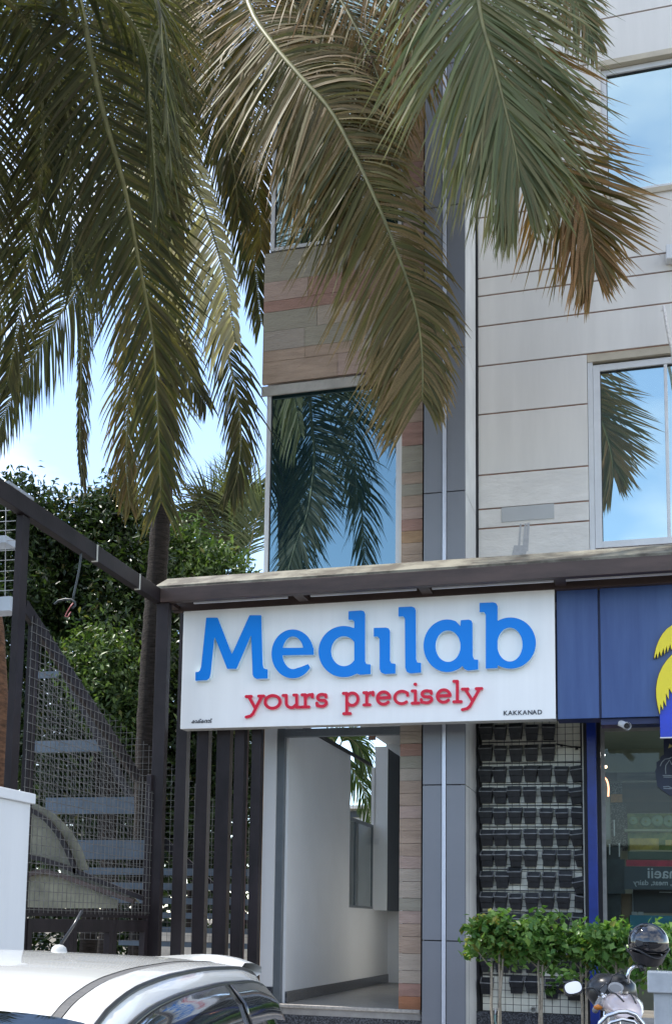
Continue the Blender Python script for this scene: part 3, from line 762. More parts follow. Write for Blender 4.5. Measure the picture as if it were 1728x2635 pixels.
# small red slab serif letters
def arc(cx, cy, rx, ry, a0, a1, n=14):
    return [(cx+rx*cos(radians(a0+(a1-a0)*i/n)), cy+ry*sin(radians(a0+(a1-a0)*i/n))) for i in range(n+1)]
TT = .22
GL = {  # unit x height, y up, strokes
 'y': (.95, [[(.12,.9),(.50,.10)],[(.86,.9),(.50,.10),(.36,-.22),(.22,-.36),(-.02,-.42)],[(-.02,.9),(.26,.9)],[(.68,.9),(.96,.9)]]),
 'o': (.98, [arc(.48,.5,.40,.41,0,360,28)]),
 'u': (1.02, [[(.0,.89),(.18,.89),(.18,.42)]+arc(.48,.40,.30,.31,180,290,10)+[(.78,.30)],[(.62,.89),(.78,.89),(.78,.10),(.96,.10)]]),
 'r': (.78, [[(.0,.89),(.22,.89),(.22,.11)],[(.0,.1),(.46,.1)],[(.22,.55)]+arc(.55,.55,.32,.33,165,75,8)+[(.70,.90),(.70,.72)]]),
 's': (.72, [[(.58,.70),(.56,.84)]+arc(.34,.68,.24,.20,60,240,10)+[(.40,.48)]+arc(.34,.31,.26,.21,60,-120,10)+[(.08,.16),(.06,.32)]]),
 'p': (1.02, [[(.0,.89),(.20,.89),(.20,-.42)],[(.02,-.42),(.40,-.42)],arc(.52,.5,.34,.40,150,-150,20)]),
 'e': (.92, [[(.10,.52),(.80,.52)]+arc(.46,.5,.36,.40,5,318,24)]),
 'c': (.86, [[(.76,.62),(.74,.78)]+arc(.46,.5,.36,.40,50,312,20)]),
 'i': (.46, [[(.0,.89),(.22,.89),(.22,.10)],[(.0,.10),(.44,.10)],[(.19,1.32),(.24,1.32)]]),
 'l': (.46, [[(.0,1.42),(.20,1.42),(.20,.10)],[(.0,.10),(.42,.10)]]),
}
def word(letters, Y, depth, mats, parent):
    for ch, x0, x1, yb in letters:
        wd, st = GL[ch]; hgt = 40.0; sx = (x1-x0)/(wd-.06)
        lines = [[(x0+(p[0]+.02)*sx, yb-p[1]*hgt-(p[0]*sx)*.034) for p in ln] for ln in st]
        xs = [p[0] for l_ in lines for p in l_]; ys = [p[1] for l_ in lines for p in l_]
        fn = (lambda X, Y_, lines=lines: stroke_f(X, Y_, lines, 7.9))
        glyph('letter', fn, (min(xs)-8, max(xs)+8, min(ys)-8, max(ys)+8), .9, Y, depth, mats, parent, eps=.1)
def bl(x): return 1826.5-(x-699)*.0345
lets = [('y',633,674),('o',677,721),('u',727,770),('r',776,803),('s',811,841),
        ('p',882,924),('r',935,959),('e',965,1003),('c',1009,1049),('i',1059,1074),('s',1079,1112),('e',1119,1158),('l',1166,1184),('y',1189,1234)]
word([(c, a, b, bl(a)) for c, a, b in lets], YSG, .04, [REDL, REDE], sg)
def text_obj(name, s, x, z, size, Y, depth, mats, parent, align='LEFT', bold=0.0, mirror=False, sx=1.0, slope=0):
    cu = bpy.data.curves.new('t', 'FONT'); cu.body = s; cu.size = size; cu.align_x = align; cu.extrude = depth/2; cu.offset = bold
    tmp = bpy.data.objects.new('tmp', cu); COL.objects.link(tmp)
    dg = bpy.context.evaluated_depsgraph_get(); me = bpy.data.meshes.new_from_object(tmp.evaluated_get(dg)); bpy.data.objects.remove(tmp)
    me.name = name; me.materials.clear()
    for q in mats: me.materials.append(q)
    off = WL[parent] if parent else Vector((0,0,0)); sgn = -1 if mirror else 1
    for v in me.vertices:
        a, b_, d = v.co; v.co = Vector((x+sgn*a*sx, Y-depth/2-d, z+b_)) - off
    o = bpy.data.objects.new(name, me); COL.objects.link(o)
    if parent: o.parent = parent; WL[o] = WL[parent]
    return o
pk = W(1294,1841,YSG-.004); ek = W(1393,1837,YSG-.004)
xk = pk.x
for ch, wd in zip('KAKKANAD', (.72,.72,.72,.72,.72,.72,.72,.72)):
    text_obj('letter', ch, xk, pk.z, .072, YSG-.002, .004, [INK], sg, bold=.0012); xk += (ek.x-pk.x)/7.9
pm = W(493,1863,YSG-.004); em = W(545,1861,YSG-.004)
mo = text_obj('malayalam_text', 'കാക്കനാട്', 0, pm.z+.008, .062, YSG-.002, .004, [INK], sg, bold=.0012)
vs = [v.co.x for v in mo.data.vertices]
if vs:
    a_, b_ = min(vs), max(vs); kx = (em.x-pm.x)/(b_-a_)
    for v in mo.data.vertices: v.co.x = (v.co.x-a_)*kx + pm.x - WL[sg].x
# screws on the sign edge
# ------------------------------------------------------------------ blue signboard
YBS = 14.08
bs = empty('blue_signboard', (XX(1600,1850,YBS), YBS, ZZ(1600,1850,YBS)), 'dark blue panelled signboard with a yellow palm leaf emblem at the frame edge', 'signboard')
bz0, bz1 = ZZ(1500,1849,YBS), ZZ(1500,1517,YBS)
j0, j1 = XX(1539,1700,YBS), XX(1545,1700,YBS)
e = MB(); e.box(XX(1433,1700,YBS), j0, YBS, YBS+.03, bz0, bz1); put('panel', e, NAVY, bs, bev=.003)
e = MB(); e.box(j1, 5.5, YBS, YBS+.03, bz0, bz1); put('panel', e, NAVY, bs, bev=.003)
e = MB(); e.box(XX(1433,1700,YBS)-.01, 5.5, YBS+.032, YBS+.34, bz0+.004, bz1-.01); put('sign_box', e, NAVYD, bs)
e = MB(); e.box(XX(1545,1862,YBS), 5.5, YBS+.05, YBS+.32, bz0-.07, bz0-.001); put('lower_box', e, NAVYD, bs)
Bq = lambda *p: [(1400+.2101*x, 1500+.2101*y) for x, y in p]
def logo(name, pts, y0, y1, m_):
    mb = MB(); q = [(XX(x,y,y0), ZZ(x,y,y0)) for x, y in pts]; mb.prism(q, y0, y1); return put(name, mb, m_, bs)
leaf1 = Bq((1561,520),(1500,562),(1445,625),(1400,705),(1368,790),(1350,865),(1343,925),(1358,905),(1372,860),(1385,922),(1410,832),(1428,898),(1458,795),(1470,880),(1495,770),(1508,850),(1540,750),(1552,820),(1590,730),(1610,800),(1650,700),(1700,600),(1640,520))
leaf2 = Bq((1561,880),(1500,945),(1445,1025),(1405,1110),(1380,1200),(1367,1300),(1370,1400),(1385,1500),(1412,1612),(1420,1485),(1452,1555),(1455,1435),(1490,1510),(1485,1350),(1522,1425),(1522,1285),(1560,1350),(1575,1225),(1620,1300),(1680,1150),(1720,1000),(1650,880))
for lf in (leaf1, leaf2):
    logo('emblem_leaf', lf, YBS-.06, YBS-.022, YELLOW)
    c0 = (sum(p[0] for p in lf)/len(lf), sum(p[1] for p in lf)/len(lf))
    logo('emblem_rim', [((x-c0[0])*1.035+c0[0]-.8, (y-c0[1])*1.02+c0[1]+.8) for x, y in lf], YBS-.021, YBS-.001, BROWNE)
logo('emblem_base', Bq((1412,1620),(1425,1500),(1561,1240),(1900,1000),(1900,1870),(1420,1880)), YBS-.018, YBS-.0012, BRIGHTB)
e = MB(); e.box(XX(1698,1895,YBS-.1), 5.5, YBS-.05, YBS-.02, ZZ(1700,1897,YBS-.05), ZZ(1700,1840,YBS-.05)); put('lower_blue_box', e, BRIGHTB, bs)
e = MB(); e.box(XX(1697,1895,YBS-.1), 5.5, YBS-.052, YBS-.01, ZZ(1700,1900,YBS-.05), ZZ(1700,1897,YBS-.05)-.001); put('lower_box_edge', e, WHITEFR, bs)
# camera
cc = empty('security_camera', W(1600,1862,YBS+.1), 'small white tubular security camera under the blue sign', 'camera')
p0 = W(1592,1860,YBS+.12); p1 = W(1611,1868,YBS-.08)
e = MB(); dd = (p1-p0).normalized(); e.tube([p0,p1], .036, 16); e.tube([p1,p1+dd*.03], .044, 16, cap=False); put('camera_body', e, WHITEFR, cc, smooth=False)
e = MB(); e.tube([p1+dd*.002,p1+dd*.012], .030, 14); put('lens', e, BLACK, cc)
e = MB(); e.tube([p0,p0+Vector((0,.02,.09))], .015, 8); put('mount', e, WHITEFR, cc)

# ------------------------------------------------------------------ shop front at the right
YSH = 15.3
sh = empty('shop_front', (XX(1640,2400,YSH), YSH, .13), 'dim glazed shop front with food shelves at the right edge', 'shop front')
fx = XX(1547,2100,YSH); sx_ = 5.0
e = MB(); e.box(fx, fx+.045, YSH, YSH+.07, .13, ZZ(1550,1872,YSH)); e.box(fx+.046, sx_, YSH, YSH+.07, ZZ(1550,1872,YSH)-.05, ZZ(1550,1872,YSH)); 
e.box(fx+.046, sx_, YSH+.004, YSH+.07, ZZ(1600,2455,YSH), ZZ(1600,2440,YSH)); put('shop_frame', e, mat('shop_frame_grey', (.22,.22,.20), .5, .2, 6), sh)
e = MB(); e.box(fx+.046, sx_, YSH+.03, YSH+.038, ZZ(1600,2440,YSH), ZZ(1550,1872,YSH)-.05); put('shop_pane', e, SHOPGLASS, sh)
e = MB(); e.box(fx-.2, fx-.005, YSH+.01, YSH+.25, .13, ZZ(1550,1872,YSH)+.3); put('shop_pier', e, BLACK, sh)
YBK = 18.6
def back(name, x0, x1, y0, y1, m_, Y=YBK, t=.05, par=None):
    mb = MB(); mb.box(XX(x0,(y0+y1)/2,Y), XX(x1,(y0+y1)/2,Y), Y, Y+t, ZZ((x0+x1)/2,y1,Y), ZZ((x0+x1)/2,y0,Y)); return put(name, mb, m_, par or sh)
back('shop_back_wall', 1300, 1990, 1880, 2600, mat('shop_wall', (.24,.24,.19), .8), YBK+.2, .1)
e = MB(); e.box(fx-.19, sx_, YSH+.08, YBK+.3, ZZ(1550,1872,YSH)+.02, ZZ(1550,1872,YSH)+.1); put('shop_ceiling', e, CEIL, sh)
e = MB(); e.box(fx-.19, sx_, YSH+.08, YBK+.3, .10, .16); put('shop_floor', e, FLOORM, sh)
e = MB(); e.box(fx-.15, fx-.10, YSH+.26, YBK+.2, .17, ZZ(1550,1872,YSH)); put('shop_side_wall', e, mat('shop_side', (.26,.27,.24), .7), sh)
back('shop_header', 1540, 1760, 1875, 1986, mat('olive_bulkhead', (.30,.32,.25), .8, .08, 1), YBK-1.2, .06)
WD = mat('dark_walnut', (.06,.035,.022), .5, .4, 3, stretch=(.3,1,3)); WD2 = mat('worn_timber', (.11,.09,.075), .7, .5, 6, stretch=(.3,1,4))
back('timber_board', 1548, 1587, 1985, 2010, WD, YBK-1.1); back('timber_board', 1587, 1700, 1988, 2008, WD2, YBK-1.1); back('timber_board', 1595, 1700, 2009, 2014, mat('pale_edge', (.3,.28,.25), .6), YBK-1.15)
back('timber_board', 1600, 1760, 2014, 2065, WD, YBK-1.1)
back('timber_board', 1610, 1760, 2065, 2092, mat('dark_shelf', (.03,.018,.018), .5), YBK-1.12)
BEAN = mat('coffee_bean_print', (.012,.010,.012), .4, .1, 55, col2=(.28,.25,.24), detail=2, ramp=(.5,.62))
back('patterned_panel', 1570, 1616, 2014, 2190, BEAN, YBK-1.05)
back('orange_label', 1570, 1600, 2044, 2065, mat('orange_label', (.50,.25,.08), .6, .3, 30), YBK-1.1)
fr_ = back('fruit_poster', 1614, 1760, 2094, 2210, mat('fruit_print', (.05,.13,.04), .5, .1, 5, col2=(.28,.34,.09), detail=3), YBK-1.3)
e = MB()
for (x, y, r_) in ((1628,2112,.06),(1660,2115,.07),(1690,2112,.08),(1720,2114,.08)):
    c_ = W(x,y,YBK-1.34); e.lathe([(r_*.2,-.02),(r_*.8,-.015),(r_,0),(r_*.8,.01)], c_, 14, 'Y')
sub('fruit', e, mat('pale_fruit', (.22,.33,.20), .4, .3, 5), fr_)
back('shelf_edge', 1606, 1760, 2134, 2140, mat('shelf_light', (.35,.40,.27), .5), YBK-1.45, .3)
bx = back('yellow_basket', 1619, 1694, 2158, 2188, mat('yellow_plastic', (.48,.36,.04), .4, .3, 8), YBK-1.6, .3)
back('price_card', 1711, 1728, 2162, 2176, mat('price_card_yellow', (.55,.42,.08), .5), YBK-1.6)
back('shelf_edge', 1619, 1760, 2188, 2192, mat('shelf_pale', (.5,.45,.3), .5), YBK-1.65, .3)
back('counter_glass', 1614, 1760, 2192, 2212, mat('green_counter', (.04,.07,.045), .2), YBK-1.7, .3)
back('red_band', 1610, 1760, 2214, 2230, mat('red_band', (.28,.01,.03), .4, .2, 10), YSH+.5, .02)
pb = back('poster_panel', 1604, 1780, 2231, 2290, mat('dark_poster', (.020,.032,.040), .4), YSH+.5, .02)
back('poster_panel', 1557, 1607, 2212, 2300, mat('dark_teal', (.018,.028,.032), .4, .3, 8), YSH+.6, .02)
GT = mat('grey_print', (.34,.36,.37), .5)
px_ = W(1741,2261,YSH+.498); text_obj('mirrored_text', 'naeii', px_.x, px_.z, .185, YSH+.498, .003, [GT], pb, mirror=True, bold=.002)
px_ = W(1728,2279,YSH+.498); text_obj('mirrored_text', ', meat, dairy', px_.x, px_.z, .088, YSH+.498, .003, [GT], pb, mirror=True, bold=.001)
back('cabinet', 1596, 1628, 2300, 2400, mat('brown_cabinet', (.12,.075,.04), .6, .5, 6, stretch=(1,1,.3)), YSH+.9, .3)
back('cabinet', 1628, 1760, 2290, 2350, mat('black_cabinet', (.02,.016,.018), .4, .3, 3), YSH+.95, .3)
back('cabinet_trim', 1626.5, 1628, 2290, 2350, GT, YSH+.88, .02); back('cabinet_trim', 1695, 1760, 2296, 2298, GT, YSH+.88, .02)
for x_ in (1624, 1641): back('tag_card', x_, x_+14, 2347, 2355, mat('tag_card', (.35,.35,.33), .6), YSH+.86, .02)
back('blue_chest', 1620, 1780, 2357, 2420, mat('teal_chest', (.012,.12,.17), .4, .1, 3), YSH+.7, .4)
back('dark_bottle_rack', 1553, 1596, 2180, 2420, mat('dark_rack', (.02,.024,.026), .4, .4, 9), YSH+.75, .3)
for x_, y0_, y1_ in ((1578,2110,2152),(1591,2170,2205),(1566,2172,2200)): back('white_tube', x_, x_+3, y0_, y1_, WHITEFR, YSH+.7, .02)
back('white_frame_post', 1552, 1568, 2015, 2160, mat('pale_post', (.25,.28,.27), .5, .2, 3), YSH+.6, .03)
# lit lamps and neon loop
EM = mat('lamp_warm', (1,.8,.6), .5, emit=((1,.62,.42), 2.2)); EMW = mat('lamp_white', (1,1,1), .5, emit=((1,.98,.95), 2.5)); NEON = mat('neon_orange', (1,.3,.15), .5, emit=((1,.36,.2), 1.4))
e = MB(); e.box(XX(1545.5,1974,YSH+.2), XX(1561,1974,YSH+.2), YSH+.2, YSH+.23, ZZ(1550,1977,YSH+.2), ZZ(1550,1970,YSH+.2)); tag(put('tube_lamp', e, EM, bev=.01), 'small warm glowing lamp just inside the shop glass', 'lamp')
e = MB(); e.lathe([(0,-.03),(.028,-.02),(.034,0),(.02,.03),(0,.035)], W(1549,1943,YSH+.2), 12); tag(put('bulb_lamp', e, EMW, smooth=True), 'small white glowing bulb above the warm lamp in the shop', 'lamp')
e = MB(); e.tube([W(x,y,YSH+.25) for x, y in ((1547,2000),(1554,2001),(1560,2007),(1563,2016),(1565,2030),(1564,2050))], .011, 6); tag(put('neon_loop', e, NEON, smooth=True), 'curved orange neon tube behind the shop glass', 'neon light')
# round dark badge on the glass
st_ = empty('window_sticker', W(1722,1990,YSH-.01), 'dark blue scalloped badge sticker on the shop glass', 'sticker')
pts = Bq
ol = [(1707,1942),(1706,1903),(1718,1900),(1760,1900),(1760,2052),(1722,2048),(1714,2042),(1706,2036),(1698,2030),(1690,2024),(1688,2010),(1686,1996),(1684,1986),(1688,1976),(1688,1962),(1697,1956),(1700,1946)]
e = MB(); e.prism([(XX(x,y,YSH-.008), ZZ(x,y,YSH-.008)) for x, y in ol], YSH-.010, YSH-.004); put('sticker_sheet', e, mat('sticker_navy', (.012,.018,.045), .4), st_)
e = MB(); LW = mat('sticker_print', (.36,.42,.46), .5)
def lines(mb, L_, Y, r_=.006):
    for ln in L_: mb.tube([W(x,y,Y) for x, y in ln], r_, 4)
lines(e, [[(1697,1972),(1702,1962),(1710,1954),(1722,1952),(1728,1948)],[(1712,1992),(1711,1980),(1712,1970),(1722,1956),(1727,1968)],[(1704,1996),(1728,1996)],[(1706,2000),(1728,2000)],[(1705,2025),(1718,2024),(1728,2028)],[(1706,2029),(1728,2030)]], YSH-.012, .005)
put('sticker_lines', e, LW, st_)
e = MB(); e.prism([(XX(x,y,YSH-.012), ZZ(x,y,YSH-.012)) for x, y in ((1718,1926),(1722,1914),(1726,1919),(1732,1912),(1740,1920),(1740,1928),(1728,1922))], YSH-.014, YSH-.0105); put('sticker_palm', e, mat('sticker_gold', (.42,.38,.12), .5), st_)

# ------------------------------------------------------------------ slatted steel screen beside the door
YSL = 14.25
zs_top = ZZ(480,1575,YSL)
fn_ = empty('slat_screen', (XX(520,2300,YSL), YSL, .13), 'dark brown steel slat screen between the white sign and the stairs', 'fence')
for x0, x1 in ((454,481),(507,537),(558,592),(604,629),(648,672)):
    a_, b_ = XX(x0,1877,YSL), XX(x1,1877,YSL)
    e = MB(); e.box(a_, b_, YSL, YSL+.13, .13, zs_top); put('slat', e, STEEL, fn_, bev=.004)
e = MB(); e.box(XX(632,1877,YSL+.12), XX(638,1877,YSL+.12), YSL+.12, YSL+.16, .13, zs_top); put('thin_post', e, mat('pinkish_primer', (.20,.13,.11), .7, .3, 6), fn_)
e = MB(); a_, b_ = XX(392,1877,YF+.02), XX(423,1877,YF+.02)
e.box(a_, b_, YF+.03, YF+.14, .13, zb0-.002); put('corner_post', e, STEEL, fn_, bev=.005)
# ------------------------------------------------------------------ side frame running to the street
XF = XC-.06
sf = empty('side_fence', (XF, 12, .13), 'dark brown steel side frame with wire mesh under a sloping rail', 'fence')
def YX(px, py, X=XF): return WX(px, py, X).y
y0p, y1p = YX(37,1800,XF+.035), YX(56,1800,XF+.035)
e = MB(); e.box(XF-.035, XF+.035, y0p, y1p, .13, zb0-.003); put('post', e, STEEL, sf, bev=.004)
y2p, y3p = YX(76,1900,XF+.035), YX(91,1900,XF+.035)
e = MB(); e.box(XF-.035, XF+.035, y2p, y3p, .13, WX(84,1585,XF).z); put('post', e, STEEL, sf, bev=.004)
ra = WX(62,1560,XF); rb_ = WX(352,2000,XF)
ra2 = WX(210,1775,XF)
e = MB(); e.beam(ra, rb_, .05, .14, up=(0,.6,.8)); put('sloping_rail', e, STEEL, sf, bev=.004)
yend = YX(385,2100)
e = MB(); e.box(XF-.03, XF+.03, yend-.06, yend, .13, WX(372,1990,XF).z); put('post', e, STEEL, sf, bev=.004)
zbm = WX(200,2345,XF).z
e = MB(); e.box(XF-.03, XF+.031, y3p+.002, yend-.061, zbm-.06, zbm+.02); put('bottom_rail', e, STEEL, sf)
yy = y3p+.002
for k in range(3):
    y2_ = yy+(yend-.065-y3p)/3-.004
    e = MB(); zt_ = zbm-.085; zb_ = .25
    for q in ((yy, yy+.09, zb_, zt_), (y2_-.09, y2_, zb_, zt_), (yy+.09, y2_-.09, zt_-.13, zt_), (yy+.09, y2_-.09, zb_, zb_+.1)): e.box(XF-.02, XF+.05, *q)
    put('box_frame', e, STEEL, sf, bev=.004); yy = y2_+.004
def rail_z(y): 
    t = (y-ra.y)/(rb_.y-ra.y); return ra.z+(rb_.z-ra.z)*t
yw = y2p-.06; k = 0
while yw < yend-.02:
    zt_ = rail_z(yw)+.05 if yw > y2p+.1 else rail_z(y2p)
    e = MB(); e.box(XF+.037, XF+.042, yw-.0028, yw+.0028, zbm-.03, zt_); put('wire', e, WIRE, sf); yw += .098
zw = zbm
while zw < rail_z(y2p):
    # horizontal wire ends where the rail comes down
    t = (zw-ra.z)/(rb_.z-ra.z); yr_ = ra.y+(rb_.y-ra.y)*t+.15
    e = MB(); e.box(XF+.043, XF+.048, y2p-.09, min(yr_, yend+.02), zw-.0028, zw+.0028); put('wire', e, WIRE, sf); zw += .088
# upper landing pieces seen left of the post
lp_ = empty('stair_landing', WX(10,1450,XF-.6), 'pale steel landing edge with white mesh at the left frame edge', 'landing')
e = MB(); c_ = WX(0,1262,XF-.3); e.box(XF-1.6, XF-.12, YX(-20,1262,XF-.3), YX(46,1290,XF-.3), c_.z, c_.z+.03); put('landing_sheet', e, mat('landing_underside', (.33,.36,.40), .5), lp_)
Yl = 11.2
e = MB()
for y_ in (1312,1340,1363,1390,1415,1440,1468,1493,1518): e.beam(W(-90,y_+8,Yl), W(40,y_,Yl), .006, .006)
for x_ in (-75,-45,-15,15): e.beam(W(x_,1300,Yl+.01), W(x_-2,1535,Yl+.01), .006, .006)
put('white_mesh', e, mat('white_wire', (.5,.5,.5), .5), lp_)
for x0, x1, y0, y1 in ((-80,19,1380,1398),(-80,31,1537,1573)):
    e = MB(); e.box(XX(x0,y0,Yl), XX(x1,y0,Yl), Yl-.03, Yl+.2, ZZ(10,y1,Yl), ZZ(10,y0,Yl)); put('landing_edge', e, mat('landing_paint', (.50,.56,.62), .5, .05), lp_)
# ------------------------------------------------------------------ staircase behind the screens
stc = empty('metal_staircase', W(260,2300,16), 'blue grey steel staircase with mesh sides behind the brown screens', 'staircase')
specs = [(92,152,1728,1745,17.6),(84,272,1905,1935,17.0),(118,372,2052,2095,16.0),(196,372,2162,2212,15.7)]
for k in range(6): specs.append((215+k*18, 640, 2235+k*38, 2253+k*37, 15.65-.03*k))
for x0, x1, y0, y1, Y_ in specs:
    e = MB(); za, zb_ = ZZ((x0+x1)/2,y1,Y_), ZZ((x0+x1)/2,y0,Y_)
    e.box(XX(x0,y0,Y_), XX(x1,y0,Y_), Y_, Y_+.03, za, zb_); e.box(XX(x0,y0,Y_), XX(x1,y0,Y_), Y_+.031, Y_+.30, zb_-.03, zb_)
    put('tread', e, TREAD, stc)
for xa, ya, xb, yb, Y_ in ((150,1700,372,2120,16.9),(372,2120,660,2390,16.2)):
    e = MB(); e.beam(W(xa,ya,Y_), W(xb,yb,Y_), .05, .12); put('stringer', e, STEEL, stc)
e = MB(); Ym_ = 15.45
xa_, xb_ = XX(90,2000,Ym_), XX(668,2000,Ym_); z_ = ZZ(300,2420,Ym_)
def topz(x):
    t = (x-xa_)/(xb_-xa_); return ZZ(90,1690,Ym_) + (ZZ(640,2150,Ym_)-ZZ(90,1690,Ym_))*min(1,max(0,t))
while z_ < ZZ(90,1690,Ym_):
    t = (z_-ZZ(90,1690,Ym_))/(ZZ(640,2150,Ym_)-ZZ(90,1690,Ym_)); xe = xa_+(xb_-xa_)*min(1,t)
    if xe > xa_+.1: e.beam((xa_,Ym_,z_), (xe,Ym_,z_), .004, .004)
    z_ += .085
x_ = xa_
while x_ < xb_: e.beam((x_,Ym_+.006,ZZ(300,2420,Ym_)), (x_,Ym_+.006,topz(x_)), .004, .004); x_ += .085
# slanting panel of the flight rail
p0, p1 = W(90,1700,16.2), W(380,2110,16.2); dv = p1-p0; n_ = 22
for k in range(n_): e.beam(p0+dv*0+Vector((0,0,-k*.085)), p1+Vector((0,0,-k*.085)), .004, .004)
tag(put('mesh_infill', e, WIRE, stc), kind='stuff')
# ------------------------------------------------------------------ dusty awning by the gate
aw = empty('awning', W(200,2250,12.9), 'dusty translucent awning on curved brown bars behind the mesh', 'awning')
Ya = 13.0
bars = ([(60,2078),(90,2090),(120,2110),(150,2145),(172,2185),(188,2222),(198,2250)], [(50,2200),(110,2212),(170,2232),(250,2265),(330,2298),(368,2312)], [(50,2262),(85,2247),(115,2243),(160,2254),(230,2280),(300,2305),(345,2320)])
for i, bpts in enumerate(bars):
    e = MB()
    P_ = [W(x,y,Ya) for x, y in bpts]
    for a_, b_ in zip(P_[:-1], P_[1:]): e.beam(a_, b_, .05, .052)
    put('bar', e, STEELR if i == 2 else STEEL, aw)
for ol in ([(50,2060),(95,2070),(140,2095),(185,2140),(212,2190),(228,2240),(198,2240),(60,2200)], [(50,2268),(90,2250),(130,2250),(230,2288),(305,2318),(300,2338),(50,2338)], [(150,2228),(260,2272),(340,2305),(360,2325),(250,2290),(160,2256)]):
    e = MB(); e.prism([(XX(x,y,Ya+.06), ZZ(x,y,Ya+.06)) for x, y in ol], Ya+.06, Ya+.07); put('sheet', e, AWN, aw)
# pale low tiles far behind the screen
e = MB(); Y_ = 17.5
e.box(XX(380,2420,Y_), XX(640,2420,Y_), Y_, Y_+.2, .1, ZZ(500,2400,Y_)); tag(put('low_wall', e, mat('pale_low_wall', (.50,.46,.40), .8, .2, 6)), 'low pale wall seen between the steel slats', 'wall')
# ------------------------------------------------------------------ white compound wall at left
YWW = 8.0
ww = empty('compound_wall', W(40,2300,YWW), 'smooth white compound wall with a projecting cap at the left edge', 'wall')
xw = XX(72,2200,YWW); zc = ZZ(86,2043,YWW)
e = MB(); e.box(xw-1.5, xw, 3.0, YWW, 0, zc-.075); put('wall_body', e, LEADW, ww)
e = MB(); e.box(xw-1.5, xw+.028, 2.98, YWW+.03, zc-.074, zc); put('cap', e, LEADW, ww, bev=.006)
# ------------------------------------------------------------------ hanging flexible pipe
hp = empty('hanging_flex_pipe', WX(208,1400,XC-.05), 'thin dark flexible pipe hanging from the side beam with a looped pink end', 'pipe')
Yh = WX(208,1400,XC-.05).y
e = MB(); e.tube([W(x,y,Yh) for x, y in ((208,1400),(209,1425),(205,1460),(198,1495),(190,1530),(188,1545))], .012, 7)
e.tube([W(x,y,Yh-.02) for x, y in ((140,1555),(150,1546),(168,1542),(184,1543),(193,1550),(194,1558),(186,1566))], .012, 7)
put('pipe_run', e, mat('dark_flex', (.035,.045,.05), .5), hp, smooth=True)
e = MB(); e.tube([W(x,y,Yh-.03) for x, y in ((188,1552),(180,1562),(172,1575),(167,1586),(174,1588),(182,1574))], .006, 5)
put('pink_end', e, mat('pink_wire', (.55,.18,.18), .5), hp, smooth=True)

